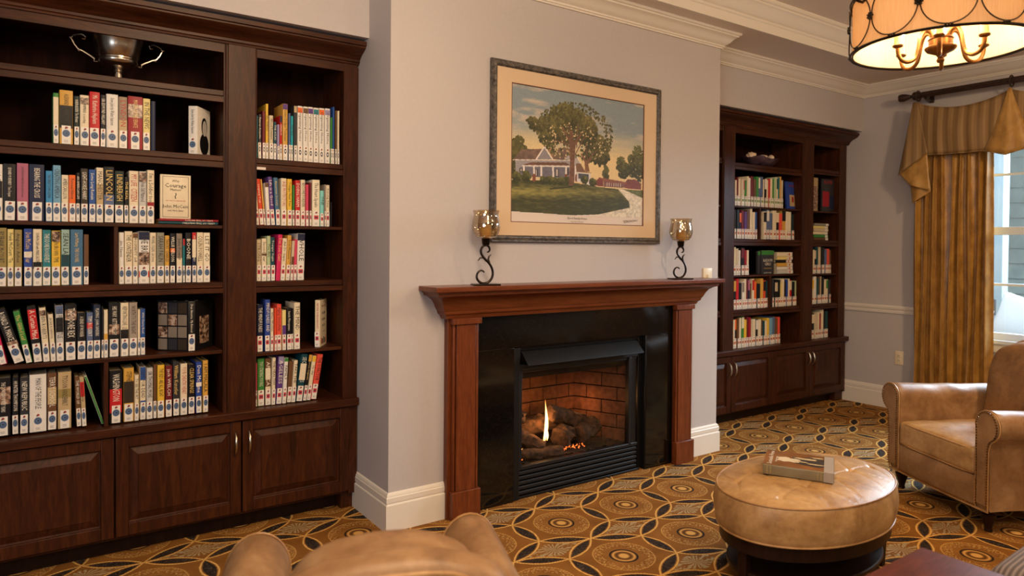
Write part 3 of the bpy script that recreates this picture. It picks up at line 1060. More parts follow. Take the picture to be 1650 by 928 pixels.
def raised_door(x0, x1, z0, z1, y, parent, handle=None, name='cabinet_door'):
    sw = 0.053
    f = MB()
    th = 0.022
    f.box(x0, x0+sw, y, y+th, z0, z1).box(x1-sw, x1, y, y+th, z0, z1)
    f.box(x0+sw, x1-sw, y, y+th, z1-sw, z1).box(x0+sw, x1-sw, y, y+th, z0, z0+sw+0.006)
    d = obj(name, f, 'cherry_v', parent, bev=0.003)
    a0, a1, b0, b1 = x0+sw, x1-sw, z0+sw+0.006, z1-sw
    p = MB()
    rings = [(0.0, 0.014), (0.006, 0.016), (0.008, 0.016), (0.040, 0.004), (0.042, 0.001)]
    P = []
    for o_, dy in rings:
        P.append([(a0+o_, y+dy, b0+o_), (a1-o_, y+dy, b0+o_), (a1-o_, y+dy, b1-o_), (a0+o_, y+dy, b1-o_)])
    p.grid(P, closev=True)
    p.face([16, 17, 18, 19])
    obj('raised_panel', p, 'cherry_v', d, ang=12, fix=True)
    if handle is not None:
        hx, hz0, hz1 = handle
        pts = []
        for i in range(13):
            f_ = i/12
            pts.append((hx, y-0.004-0.026*sin(pi*f_)**0.6, hz0+(hz1-hz0)*f_))
        rr = [0.004+0.0035*sin(pi*i/12) for i in range(13)]
        obj('handle', MB().tube(pts, rr, 10), 'nickel', d)
    return d


def bookcase(label, X0, X1, bays, dividers, shelves, doors, counter_x, loc):
    """bays: opening (x0, x1); shelves: {bay: [(z_top, thick)]}; stiles fill between the openings"""
    bc = thing('bookcase', label, 'bookcase', loc)
    top = 2.53
    obj('back_panel', B(X0, X1, YD, YD+0.015, 0.0, top), 'cherry_back_shade', bc)
    obj('carcass_top', B(X0, X1, YF+0.022, YD, 2.50, top), 'cherry_h', bc)
    # face: end stiles, wide stiles with beads, top rails
    edges = [X0]
    for a, b in bays:
        edges += [a, b]
    edges.append(X1)
    for i in range(0, len(edges), 2):
        a, b = edges[i], edges[i+1]
        inner = 0 < i < len(edges)-2
        if inner:
            obj('stile', B(a+0.020, b-0.007, YF-0.004, YF+0.02, 0.630, top), 'cherry_v', bc, bev=0.002)
            bd = MB()
            for xx in (a+0.0095, b-0.0035):
                bd.tube([(xx, YF+0.001, 0.63), (xx, YF+0.001, top)], 0.0045, 8)
            bd.box(a, b, YF+0.004, YF+0.022, 0.63, top)
            obj('bead', bd, 'cherry_v', bc)
            obj('upright_panel', B(a, a+0.018, YF+0.02, YD, 0.63, top), 'cherry_v', bc)
            obj('upright_panel', B(b-0.018, b, YF+0.02, YD, 0.63, top), 'cherry_v', bc)
        else:
            obj('stile', B(a, b, YF, YF+0.02, 0.630, top), 'cherry_v', bc, bev=0.002)
            obj('upright_panel', B(a, b, YF+0.02, YD, 0.0, top), 'cherry_v', bc)
    for a, b in bays:
        obj('top_rail', B(a, b, YF+0.002, YF+0.022, 2.470, top), 'cherry_h', bc)
    # shelf pin holes are drilled rows on the uprights
    for bi, (a, b) in enumerate(bays):
        for zt, th in shelves[bi]:
            if th > 0.03:
                obj('shelf', B(a, b, YF+0.008, YD, zt-0.028, zt), 'cherry_h', bc, bev=0.002)
                obj('shelf_rail', B(a, b, YF+0.004, YF+0.024, zt-th, zt-0.031), 'cherry_h', bc, bev=0.0015)
            else:
                obj('shelf', B(a+0.001, b-0.001, YF+0.012, YD, zt-th, zt), 'cherry_h', bc, bev=0.002)
    for x, z0, z1 in dividers:
        obj('divider', B(x, x+0.018, YF+0.012, YD, z0, z1), 'cherry_v', bc, bev=0.0015)
    # crown
    cpf = [(0, 2.515), (0.008, 2.515), (0.010, 2.524), (0.018, 2.528), (0.018, 2.540), (0.024, 2.544), (0.030, 2.550), (0.040, 2.558), (0.060, 2.568),
           (0.082, 2.578), (0.096, 2.586), (0.100, 2.590), (0.100, 2.597), (0.112, 2.600), (0.112, 2.622), (0, 2.622)]
    mb = MB().molding([(counter_x[1]+0.002, YF), (counter_x[0], YF)], cpf)
    mb.box(counter_x[0], counter_x[1]-0.002, YF, YD, 2.53, 2.622)
    obj('crown', mb, 'cherry_h', bc, ang=30, fix=True)
    # base
    obj('countertop', B(counter_x[0], counter_x[1], 3.712, YD, 0.588, 0.632), 'cherry_h', bc, bev=0.005)
    obj('base_frame', B(X0, X1, YF+0.008, YD, 0.09, 0.588), 'cherry_h', bc)
    obj('toe_kick', B(X0, X1, 3.832, YD, 0, 0.105), 'espresso', bc)
    for x0, x1, hs in doors:
        h = None
        if hs:
            h = (x1-0.030 if hs > 0 else x0+0.030, 0.412, 0.528)
        raised_door(x0, x1, 0.108, 0.582, 3.730, bc, h)
    return bc


sh_wide = [(2.278, 0.061), (1.945, 0.061), (1.591, 0.017), (1.301, 0.056), (0.954, 0.019)]
sh_narrow = [(2.278, 0.061)] * 0 + [(1.948, 0.063), (1.597, 0.017), (1.300, 0.058), (0.924, 0.019)]
left = bookcase('tall built-in cherry bookcase filling the alcove left of the fireplace', -0.88, 1.537,
                [(-0.78, -0.32), (-0.145, 0.820), (0.983, 1.456)],
                [(0.334, 1.301, 1.574), (0.294, 0.632, 0.935)],
                [sh_narrow, sh_wide, sh_narrow],
                [(-0.812, -0.242, 1), (-0.236, 0.332, -1), (0.340, 0.905, 1), (0.913, 1.488, -1)], (-0.9, 1.541), (0.3, YF, 0))
obj('end_strip', B(1.537, 1.545, YF+0.006, YF+0.1, 0.09, 2.5), 'cherry_v', left)
obj('base_end', B(1.490, 1.538, 3.738, YF+0.01, 0.09, 0.585), 'cherry_v', left)
# small shelf label strip
lb = obj('shelf_label', B(0.984, 1.030, YF+0.0015, YF+0.0035, 1.887, 1.901), 'paper', left)
shr = [(2.220, 0.056), (1.857, 0.015), (1.574, 0.058), (1.261, 0.015), (0.965, 0.054)]
shn = [(2.250, 0.050), (1.853, 0.014), (1.574, 0.058), (1.254, 0.014), (0.967, 0.050)]
right = bookcase('far cherry bookcase in the alcove right of the fireplace', 4.19, 6.625,
                 [(4.29, 4.74), (4.903, 5.885), (6.065, 6.512)],
                 [(5.268, 1.574, 1.842), (5.428, 0.965, 1.246)],
                 [shn, shr, shn],
                 [(4.292, 4.858, 1), (4.866, 5.431, -1), (5.437, 6.006, 1), (6.013, 6.596, -1)], (4.175, 6.650), (5.4, YF, 0))
obj('end_strip', B(6.625, 6.66, YF+0.02, YF+0.04, 0.0, 2.5), 'cherry_v', right)
obj('base_end', B(6.598, 6.626, 3.738, YF+0.01, 0.09, 0.585), 'cherry_v', right)

# ------------------------------------------------------------------ books
GL = None


def sticker(kind):
    key = 'st_'+kind
    if key in M:
        return M[key]
    me = bpy.data.meshes.new('call_number_label')
    mb = MB()
    W, H = 0.018, 0.083
    mb.box(-W, W, -0.0004, 0.0004, 0, H, 0)
    y = -0.0008

    def disc(cx, cz, rx, rz, mi, n=12, yy=0.0):
        k = len(mb.v)
        mb.v += [(cx+rx*cos(2*pi*i/n), y-yy, cz+rz*sin(2*pi*i/n)) for i in range(n)]
        mb.face(range(k, k+n), mi)

    def quad(x0, x1, z0, z1, mi, yy=0.0):
        k = len(mb.v)
        mb.v += [(x0, y-yy, z0), (x1, y-yy, z0), (x1, y-yy, z1), (x0, y-yy, z1)]
        mb.face(range(k, k+4), mi)
    disc(0.001, 0.074, 0.0058, 0.0050, 1)
    disc(-0.003, 0.0705, 0.0035, 0.0025, 3, 8, 0.0001)
    if kind == 'b':
        disc(0, 0.048, 0.0155, 0.0165, 2, 20)
        disc(0, 0.048, 0.011, 0.0115, 3, 18, 0.0002)
        disc(0, 0.048, 0.0088, 0.0092, 2, 16, 0.0004)
        disc(0.001, 0.048, 0.0042, 0.0042, 3, 10, 0.0006)
    elif kind in 'rgo':
        quad(-0.0125, 0.0125, 0.036, 0.058, 2)
        quad(-0.008, 0.009, 0.044, 0.050, 3, 0.0002)
    else:
        disc(0, 0.048, 0.010, 0.014, 3, 12)
        disc(0, 0.048, 0.005, 0.006, 0, 8, 0.0002)
    for z in (0.015, 0.009):
        quad(-0.009, 0.007, z, z+0.0016, 3)
    me.from_pydata(mb.v, [], mb.f)
    cols = {'b': (84, 112, 150), 'r': (196, 48, 66), 'g': (130, 160, 60), 'o': (214, 110, 50), 'n': (90, 90, 90)}[kind]
    for mt in (M['sticker_paper'], M['sticker_logo'], plain('label_patch_'+kind, cols, 0.5), M['sticker_ink']):
        me.materials.append(mt)
    me.polygons.foreach_set('material_index', mb.m)
    M[key] = me
    return me


M['sticker_paper'] = plain('label_paper', (232, 226, 216), 0.4)
M['sticker_logo'] = plain('label_logo', (150, 50, 46), 0.5)
M['sticker_ink'] = plain('label_ink', (38, 44, 66), 0.5)
M['text_dark'] = plain('spine_print_dark', (40, 34, 34), 0.5)
M['text_light'] = plain('spine_print_light', (232, 224, 206), 0.5)
M['text_gold'] = plain('spine_print_gold', (224, 190, 110), 0.4)
M['text_red'] = plain('spine_print_red', (176, 44, 46), 0.5)
BOOKMESH = {}


def book_meshes(w_, h, d):
    c = MB()
    t_ = min(0.0028, w_*0.18)
    r = min(0.004, w_*0.2)
    out = [(-w_/2, d), (-w_/2, 0.006), (-w_/2+r*0.4, 0.0018), (-w_/4, 0.0), (w_/4, 0.0), (w_/2-r*0.4, 0.0018), (w_/2, 0.006), (w_/2, d)]
    inn = [(w_/2-t_, d), (w_/2-t_, 0.008), (-w_/2+t_, 0.008), (-w_/2+t_, d)]
    k = out+inn
    n = len(k)
    c.v = [(x, y, 0) for x, y in k]+[(x, y, h) for x, y in k]
    for i in range(n):
        j = (i+1) % n
        c.face((i, j, n+j, n+i))
    for z in (0, n):
        qs = [(0, 1, 10, 11), (1, 2, 3, 10), (3, 4, 9, 10), (4, 5, 6, 9), (6, 7, 8, 9)]
        for q in qs:
            q = tuple(z+i for i in q)
            c.face(q if z else q[::-1])
    p = MB().box(-w_/2+t_, w_/2-t_, 0.008, d-0.004, 0.003, h-0.004)
    return c, p


def make_book(loc, w_, h, col, title='', bands='', lean=0.0, rz=0.0, depth=None, kind='b', label='', group=None, tcol=None, stick=True, flat=False):
    depth = depth or 0.155+0.012*random.random()
    c, p = book_meshes(w_, h, depth)
    o = obj('book', c, cover(col), ang=30, fix=False)
    o.location = loc
    o.rotation_euler = (0, lean, rz)
    props(o, label, 'book', group)
    obj('pages', p, 'page', o, world=False, smooth=False)
    rgb = PAL.get(col, (128, 128, 128))
    lum = 0.3*rgb[0]+0.6*rgb[1]+0.1*rgb[2]
    zlo = 0.10
    if bands:
        for bnd in bands.split(','):
            bc_, rg = bnd.split(':')
            a, b = rg.split('-')
            a, b = float(a), float(b)
            m_ = MB().box(-w_/2+0.0015, w_/2-0.0015, -0.0006, 0.004, max(0.001, a*h), min(h-0.001, b*h))
            obj('spine_panel', m_, cover(bc_), o, world=False, smooth=False)
    if stick and w_ > 0.007:
        so = bpy.data.objects.new('call_number_label', sticker(kind))
        COL.objects.link(so)
        so.parent = o
        so.location = (random.uniform(-0.001, 0.001), -0.0014, 0.002)
        so.scale = (min(0.98, w_*0.84/0.036), 1, 1 if h > 0.2 else 0.85)
        so.rotation_euler = (0, random.uniform(-0.02, 0.02), 0)
    if title:
        if tcol is None:
            tcol = 'text_dark' if lum > 120 else ('text_light' if random.random() < 0.7 else 'text_gold')
        zc = zlo+(h-0.012-zlo)/2
        text('spine_title', title, 0.02, tcol, o, (0, -0.0012, zc), (pi/2, pi/2, 0), h-0.022-zlo, w_*0.62)
    return o


NUM = ['first', 'second', 'third', 'fourth', 'fifth', 'sixth', 'seventh', 'eighth', 'ninth', 'tenth', 'eleventh', 'twelfth', 'thirteenth']
ROWS = [
 ('a1','second shelf, wide left bay',3.78,1.946,'b',[
  (0.0945,0.0231,0.229,0.0,'green','','cream:.25-.92',0),
  (0.1189,0.0535,0.246,0.0,'gold','ALEXANDER HAMILTON','black:.3-.72',0),
  (0.1752,0.0217,0.225,0.0,'ink green','KAREN BLIXEN  The Woman','',0),
  (0.1983,0.0371,0.233,0.0,'cream','KATE REMEMBERED  A. Scott Berg','photo:.82-.95',0),
  (0.236,0.0425,0.253,0.0,'red','Me  Katharine Hepburn','',0),
  (0.2799,0.0226,0.243,0.0,'black','SIR EDMUND HILLARY','',0),
  (0.3032,0.05,0.251,0.0,'white','Steve Jobs by Walter Isaacson','',0),
  (0.3546,0.037,0.245,0.0,'taupe','LYNDON','tan:.0-.55',0),
  (0.3931,0.0642,0.254,0.0,'crimson','MASTER OF THE SENATE','photo:.6-.85',0),
  (0.458,0.0323,0.25,0.0,'pale yellow','IN THE NEWS','',0),
  (0.4918,0.0212,0.24,0.0,'navy','','',1),
 ]),
 ('a2','third shelf, wide left bay',3.78,1.592,'b',[
  (-0.12,0.031,0.245,0.0,'white','J. F. K.','black:.4-.7',0),
  (-0.0878,0.0464,0.249,0.0,'black','EDWARD M. KENNEDY  True Compass','',0),
  (-0.0397,0.0437,0.255,0.0,'mauve','A QUESTION OF CHARACTER  A Life of John F. Kennedy','',0),
  (0.0052,0.0582,0.254,0.0,'navy','BEARING THE CROSS','',0),
  (0.067,0.0266,0.228,0.0,'sky blue','THE GREAT JOHN GLENN','',0),
  (0.0942,0.0311,0.255,0.0,'light blue','CREATING AMERICA','',0),
  (0.1266,0.0278,0.213,0.0,'cream','AMERICAN LION','',0),
  (0.155,0.0274,0.215,0.0,'orange','Personal History','',0),
  (0.1837,0.0157,0.227,0.0,'black','AN AMERICAN LIFE','',0),
  (0.2019,0.0298,0.248,0.0,'dark brown','LIGHT-HORSE HARRY','',0),
  (0.2337,0.0282,0.245,0.0,'blue','Some Long Remain','',0),
  (0.2632,0.0292,0.256,0.0,'cream','MANCHESTER','tan:.3-.7',0),
  (0.2937,0.044,0.263,0.0,'black','LINCOLN','slate blue:.25-.5',0),
  (0.339,0.0393,0.246,0.0,'ink green','LINDBERGH','',0),
  (0.379,0.0182,0.22,0.0,'black','THE REAL','',0),
  (0.3986,0.0409,0.251,0.0,'cream','MY LIFE  CITIZEN','',0),
  (0.4408,0.0331,0.251,0.0,'light grey','When Pride Still Mattered','photo:.8-.98',0),
  (0.4753,0.0321,0.259,0.0,'cream',"I'm a Soldier too",'crimson:.3-.4',0),
 ]),
 ('a3','fourth shelf, left half of wide left bay',3.78,1.301,'b',[
  (-0.1169,0.0419,0.258,0.0,'khaki','BY FRANK McCOURT','',0),
  (-0.0733,0.0241,0.253,0.0,'pale yellow',"Frank McCourt  'Tis",'',0),
  (-0.048,0.0284,0.251,0.0,'khaki',"Angela's Ashes",'',0),
  (-0.0143,0.0323,0.256,0.0,'royal blue','Don McCune  The Year','white:.5-.6',0),
  (0.0192,0.0345,0.255,0.0,'cream','JOHN McCAIN with MARK SALTER','black:.3-.42',0),
  (0.0549,0.0326,0.252,0.0,'teal','THEODORE ROOSEVELT','',0),
  (0.0887,0.0354,0.249,0.0,'yellow','STEPHEN BROWN  TIME','photo:.8-.99',0),
  (0.126,0.0334,0.255,0.0,'pale teal','SEAN LANG','dark teal:.0-.55',0),
  (0.1612,0.0503,0.256,0.0,'steel blue','Larry McMurtry  THE COLONEL','',0),
  (0.2134,0.0217,0.234,0.0,'brown','','red:.0-.1',0),
 ]),
 ('a3r','fourth shelf, right half of wide left bay',3.78,1.301,'b',[
  (0.3546,0.0234,0.246,0.0,'white','Jim Nantz','',0),
  (0.38,0.0338,0.252,0.0,'cream','THE CONTENDER','',0),
  (0.4152,0.0226,0.245,0.0,'cream','PROSPERITY  Jeff','brown:.9-.99',0),
  (0.4391,0.0477,0.252,0.0,'white','THE BRIDGE','navy:.84-1,photo:.36-.6,red:.12-.24',0),
  (0.4882,0.0273,0.247,0.0,'cream','MICHAEL COLLINS  Life Stories','',0),
  (0.5177,0.0347,0.248,0.0,'olive grey','SARAH PALIN','',0),
  (0.5539,0.0215,0.234,0.0,'gold','TRACKS  CHARLES','',0),
  (0.5775,0.0238,0.245,0.0,'black','WILLIE NELSON','orange:.62-.7',0),
  (0.6057,0.0277,0.245,0.0,'grey brown','Julia Powell','cream:.0-.5',0),
  (0.6349,0.011,0.219,0.0,'teal','','red:.85-1',0),
  (0.6473,0.0274,0.249,0.0,'black','BOONE','',0),
  (0.6769,0.0209,0.252,0.0,'navy','MY AMERICAN JOURNEY','red:.86-1,cream:.5-.86',0),
  (0.6993,0.0308,0.252,0.0,'cream','COLIN POWELL','',0),
  (0.7309,0.0319,0.251,0.0,'pale cream','LET IT GO','',0),
 ]),
 ('a4','fifth shelf, wide left bay',3.78,0.955,'b',[
  (-0.1005,0.0278,0.203,-12.0,'magenta','','',0),
  (-0.0509,0.0442,0.258,-17.0,'black','RONALD A. MANCE','photo:.3-.4',0),
  (-0.0055,0.0256,0.241,-12.0,'green','The Gilded Leaf','',0),
  (0.0214,0.0349,0.254,-6.0,'black','A Certain Mind','red:.42-.95',0),
  (0.0576,0.0268,0.247,-4.0,'cream','ROBIN ROBERTS','photo:.85-.95',0),
  (0.0857,0.0205,0.216,-3.0,'cream','JACKIE ROBINSON','',0),
  (0.1075,0.0307,0.254,-1.0,'light grey','HIS FINAL BATTLE','slate blue:.85-1,black:.52-.78',0),
  (0.1396,0.0467,0.257,0.0,'black','THEODORE REX','photo:.72-.9',0),
  (0.1876,0.0357,0.216,0.0,'black','A SENSE OF WONDER','',0),
  (0.2247,0.0264,0.217,0.0,'slate blue','TIM RUSSERT','red:.65-.78',0),
  (0.2524,0.0295,0.251,0.0,'ink blue','PLAYING  JOHN SANDERS','',0),
  (0.2833,0.0099,0.243,0.0,'black','','',0),
  (0.2939,0.0178,0.226,0.0,'cream','','gold:.3-.5',0),
  (0.3145,0.0467,0.257,0.0,'black','HIS WAY  KITTY KELLEY','photo:.42-.6',0),
  (0.3627,0.035,0.256,0.0,'cream','REPORTING LIVE  LESLEY','black:.0-.5',0),
  (0.3992,0.0355,0.256,0.0,'warm grey','NORTH TO THE NIGHT','',0),
  (0.4354,0.0127,0.221,0.0,'cream','','',0),
  (0.4488,0.0202,0.223,0.0,'blue','Wild Cherry Road','',0),
 ]),
 ('a5','bottom shelf, left half of wide left bay',3.785,0.642,'b',[
  (-0.1168,0.0563,0.254,0.0,'black','THE DOWNING STREET YEARS','photo:.55-.85',0),
  (-0.0568,0.0245,0.253,0.0,'black','HUNTER THOMPSON','',0),
  (-0.0285,0.0324,0.25,0.0,'charcoal','NEW REPUBLIC','',0),
  (0.0059,0.0648,0.259,0.0,'white','MAN OF THE PEOPLE','',0),
  (0.0733,0.0363,0.259,0.0,'brown','TERRY SCHOOL','tan:.45-.75',0),
  (0.113,0.0531,0.26,0.0,'tan','TYCOON VANDERBILT','khaki:.55-.7',0),
  (0.1859,0.0206,0.233,-2.0,'brown','THE WORLD OF','',0),
  (0.2078,0.0194,0.231,-3.0,'tan','Adams Family','red:.6-.9',0),
  (0.2853,0.0121,0.244,-17.0,'white','','green:.0-.99',1),
 ]),
 ('a5r','bottom shelf, right half of wide left bay',3.785,0.638,'b',[
  (0.3173,0.0542,0.251,0.0,'black','WASHINGTON','red:.2-.65',0),
  (0.3766,0.0449,0.258,0.0,'gold','STEPHEN SONDHEIM','dark brown:.35-.75',0),
  (0.423,0.0194,0.221,0.0,'cream','TO SEE THE SKY','',0),
  (0.4476,0.0256,0.257,0.0,'cream','LEFT FOR DEAD','blue:.75-1,blue:.3-.36',0),
  (0.4754,0.0281,0.25,0.0,'light grey','SIR THOMAS MORE','',0),
  (0.505,0.0153,0.264,0.0,'brown','','',0),
  (0.5219,0.0324,0.26,0.0,'yellow','THE KIDS ARE ALL RIGHT','',0),
  (0.5581,0.0312,0.253,0.0,'maroon','jack WELCH','',0),
  (0.5917,0.03,0.269,0.0,'charcoal','William Kunstler','',0),
  (0.6257,0.0327,0.257,0.0,'cream',"YOUR CHEATIN' HEART",'',0),
  (0.6625,0.0315,0.249,0.0,'black','CLEAR SPRINGS','red:.0-.06',0),
  (0.698,0.0286,0.259,0.0,'royal blue','Don McCune','white:.52-.6',0),
  (0.7299,0.0264,0.264,0.0,'gold','I AM MALALA','',0),
 ]),
 ('b1','second shelf, narrow left bay',3.78,1.948,'r',[
  (0.9907,0.0065,0.225,0.0,'teal','','',0),
  (0.999,0.0176,0.234,0.0,'charcoal','Famous Assassins','',0),
  (1.0185,0.0168,0.253,0.0,'maroon','','',0),
  (1.0372,0.0141,0.293,0.0,'yellow','ALL THINGS','',0),
  (1.0541,0.0217,0.233,0.0,'beige','Wood Furniture','',0),
  (1.0786,0.0152,0.202,0.0,'dark teal','THE ATLAS','',0),
  (1.0957,0.0134,0.189,0.0,'lilac','','',0),
  (1.111,0.0134,0.239,0.0,'red','AMERICA','navy:.85-1',0),
  (1.1264,0.028,0.305,0.0,'gold','Christine Dodger Technique','purple:.9-1',0),
  (1.1564,0.0117,0.256,0.0,'slate blue','','',0),
  (1.17,0.0127,0.243,0.0,'turquoise','NATURAL','',0),
  (1.1846,0.0187,0.3,0.0,'charcoal','','tan:.88-1',0),
  (1.2053,0.0287,0.302,0.0,'white','Organizing Home','orange:.88-.97',0),
  (1.236,0.028,0.302,0.0,'white','Organizing Home','brown:.88-.97',0),
  (1.266,0.0282,0.305,0.0,'white','Organizing Home','purple:.88-.97',0),
  (1.2962,0.0295,0.304,0.0,'white','Organizing Home','teal:.88-.97',0),
  (1.3278,0.0298,0.306,0.0,'white','Organizing Home','orange:.88-.97',0),
  (1.3596,0.0301,0.307,0.0,'white','Organizing Home','lilac:.88-.97',0),
  (1.3918,0.0125,0.261,0.0,'green','','',0),
  (1.4053,0.0115,0.321,0.0,'blue','','',0),
  (1.419,0.0105,0.302,0.0,'brown','','',0),
  (1.4316,0.0116,0.301,0.0,'cream','','',0),
 ]),
 ('b2','third shelf, narrow left bay',3.78,1.597,'r',[
  (0.987,0.0206,0.252,-4.0,'cream','LAUGH','red:.9-1',0),
  (1.0092,0.0215,0.245,-5.0,'red orange','Laughing Yoga','',0),
  (1.0316,0.01,0.244,-5.0,'gold','','',0),
  (1.0433,0.0209,0.225,-3.0,'white','','brown:.9-1',0),
  (1.0659,0.0228,0.259,-4.0,'purple','Life is a Good','',0),
  (1.0904,0.0238,0.256,-3.0,'steel blue','American Society','',0),
  (1.1189,0.03,0.255,0.0,'cream','AGE PROTECTORS','',0),
  (1.1524,0.0269,0.253,0.0,'yellow','Younger Next Year','',0),
  (1.1818,0.0122,0.222,0.0,'green','','',0),
  (1.1967,0.0272,0.249,0.0,'red','DOING HARM','',0),
  (1.2257,0.0257,0.253,0.0,'cream','BECOME FOREVER','',0),
  (1.2531,0.0169,0.228,0.0,'pink','','',0),
  (1.2719,0.0125,0.24,0.0,'maroon','','',0),
  (1.288,0.0434,0.257,0.0,'pale cream','The Heart Speaks','',0),
  (1.3333,0.0219,0.199,0.0,'aqua','ONE','',0),
  (1.357,0.0092,0.234,0.0,'warm grey','','',0),
  (1.3681,0.0222,0.232,0.0,'cream','Dancing Away','',0),
  (1.393,0.0102,0.137,0.0,'black','','',1),
 ]),
 ('b3','fourth shelf, narrow left bay',3.78,1.3,'r',[
  (0.9918,0.0231,0.22,0.0,'beige','STRONG','',0),
  (1.0174,0.0258,0.226,0.0,'cream','Second Year','brown:.6-.65',0),
  (1.0448,0.0201,0.24,0.0,'pale green','The Art','',0),
  (1.0649,0.0228,0.234,0.0,'dark teal','Younger Vegan','',0),
  (1.0907,0.0247,0.249,3.0,'magenta','Yes You Can!','',1),
  (1.1162,0.0266,0.229,3.0,'cream','Ask Dr. Gupta','',0),
  (1.1436,0.0233,0.246,3.0,'gold','Lost Memory','',0),
  (1.1687,0.0157,0.216,3.0,'beige','','brown:.3-.6',0),
  (1.1861,0.0175,0.224,2.0,'pink','','',0),
  (1.2054,0.0424,0.256,1.0,'white','WHOLE','navy:.85-1,navy:.0-.2',0),
 ]),
 ('b4','fifth shelf, narrow left bay',3.78,0.924,'r',[
  (0.9889,0.0069,0.084,0.0,'red','','',0),
  (0.9975,0.0311,0.251,0.0,'navy','THE MINDFULNESS','',0),
  (1.0373,0.0279,0.276,0.0,'royal blue','MINDFULNESS AND','',0),
  (1.0661,0.0167,0.228,0.0,'cream','Wise Women','',0),
  (1.0846,0.0133,0.231,0.0,'red orange','','',0),
  (1.0996,0.0249,0.249,0.0,'coral','Aging Gracefully','',0),
  (1.1272,0.0215,0.217,0.0,'pale yellow','','purple:.0-.62',0),
  (1.1505,0.0262,0.226,0.0,'black','Inside Menopause','',0),
  (1.1776,0.0118,0.223,0.0,'black','','',0),
  (1.1913,0.0339,0.254,0.0,'cream','THE MIND','',0),
 ]),
 ('b5','bottom shelf, narrow left bay',3.785,0.634,'r',[
  (0.9904,0.0095,0.231,0.0,'pink','','',0),
  (1.0016,0.0364,0.253,0.0,'green','YOU STAYING YOUNG','',0),
  (1.0406,0.0298,0.25,0.0,'brown','AMERICA','cream:.55-.8,cream:.0-.4',0),
  (1.0725,0.0203,0.253,1.0,'cream','THE HEALTHY','',0),
  (1.0955,0.0312,0.257,3.0,'purple','AGELESS','lilac:.85-1',0),
  (1.1284,0.0225,0.247,3.0,'white','FAMILY','green:.92-1',0),
  (1.1536,0.0245,0.225,4.0,'brown','','',0),
  (1.179,0.0219,0.228,4.0,'cream','TAKE THE','',0),
  (1.2027,0.0369,0.261,7.0,'dark teal','SECOND ACTS','cream:.45-.8',0),
  (1.2405,0.0205,0.256,8.0,'black','Success Organize','gold:.85-1',0),
  (1.2619,0.0234,0.247,8.0,'cream','Up Sky','yellow:.87-1',0),
  (1.2872,0.034,0.253,9.0,'coral','THE O FACTOR','',0),
 ]),
 ('c1','second shelf of the far bookcase',3.78,1.858,'g',[
  (4.9445,0.0283,0.216,0.0,'cream','','',0),
  (4.974,0.0219,0.242,0.0,'maroon','','',0),
  (4.9968,0.0296,0.23,0.0,'cream','','',0),
  (5.0276,0.0352,0.227,0.0,'beige','','',0),
  (5.0642,0.0195,0.228,0.0,'cream','','red:.62-.97',0),
  (5.0846,0.0266,0.222,0.0,'green','','',0),
  (5.1125,0.0252,0.258,0.0,'cream','','',0),
  (5.1387,0.0241,0.246,0.0,'white','','',0),
  (5.1638,0.0347,0.263,0.0,'maroon','','',0),
  (5.2001,0.0366,0.238,0.0,'brown','','',0),
  (5.2381,0.0341,0.263,0.0,'green','','',0),
  (5.2735,0.0272,0.263,0.0,'slate blue','','white:.62-.97',0),
  (5.3018,0.0356,0.266,0.0,'slate blue','','',0),
  (5.3389,0.0217,0.246,0.0,'cream','','',0),
  (5.3615,0.029,0.259,0.0,'black','','white:.62-.97',0),
  (5.3918,0.0286,0.245,0.0,'cream','','',0),
  (5.4217,0.0214,0.257,0.0,'red','','',0),
  (5.444,0.0305,0.259,0.0,'cream','','',0),
  (5.4759,0.0273,0.257,0.0,'green','','',0),
  (5.5044,0.0273,0.275,0.0,'pale green','','',0),
  (5.5328,0.0225,0.273,0.0,'cream','','dark teal:.62-.97',0),
  (5.5562,0.0335,0.28,0.0,'teal','','',0),
  (5.591,0.0233,0.286,0.0,'gold','','',0),
  (5.6153,0.0214,0.254,0.0,'beige','','',0),
 ]),
 ('c2','left part of third shelf of the far bookcase',3.78,1.574,'o',[
  (4.95,0.0237,0.245,0.0,'black','','',0),
  (4.9747,0.038,0.249,0.0,'black','','',0),
  (5.0142,0.0264,0.228,0.0,'navy','','orange:.62-.97',0),
  (5.0417,0.0334,0.243,0.0,'maroon','','',0),
  (5.0765,0.0382,0.235,0.0,'purple','','',0),
  (5.1162,0.0411,0.251,0.0,'brown','','',0),
  (5.1591,0.034,0.264,0.0,'cream','','',0),
  (5.1945,0.0351,0.235,0.0,'cream','','',0),
  (5.2312,0.0245,0.237,0.0,'blue','','',0),
 ]),
 ('c2r','right part of third shelf of the far bookcase',3.78,1.574,'o',[
  (5.3478,0.0409,0.246,0.0,'cream','','black:.62-.97',0),
  (5.3904,0.0364,0.263,0.0,'slate blue','','white:.62-.97',0),
  (5.4283,0.0528,0.234,0.0,'slate blue','','',0),
  (5.4832,0.0581,0.259,0.0,'cream','','',0),
  (5.5437,0.0409,0.25,0.0,'black','','cream:.62-.97',0),
  (5.5863,0.0399,0.233,0.0,'coral','','',0),
  (5.6279,0.0552,0.272,0.0,'gold','','black:.62-.97',0),
  (5.6855,0.0366,0.257,0.0,'cream','','',0),
  (5.7237,0.0472,0.256,0.0,'pale cream','','',0),
  (5.7728,0.0388,0.234,0.0,'ink green','','',0),
 ]),
 ('c3','fourth shelf of the far bookcase',3.78,1.261,'o',[
  (4.939,0.0392,0.24,0.0,'cream','','',0),
  (4.9798,0.0335,0.229,0.0,'beige','','',0),
  (5.0147,0.0271,0.214,0.0,'white','','',0),
  (5.043,0.0428,0.237,0.0,'black','','maroon:.62-.97',0),
  (5.0876,0.0321,0.215,0.0,'crimson','','',0),
  (5.1209,0.0335,0.215,0.0,'cream','','',0),
 ]),
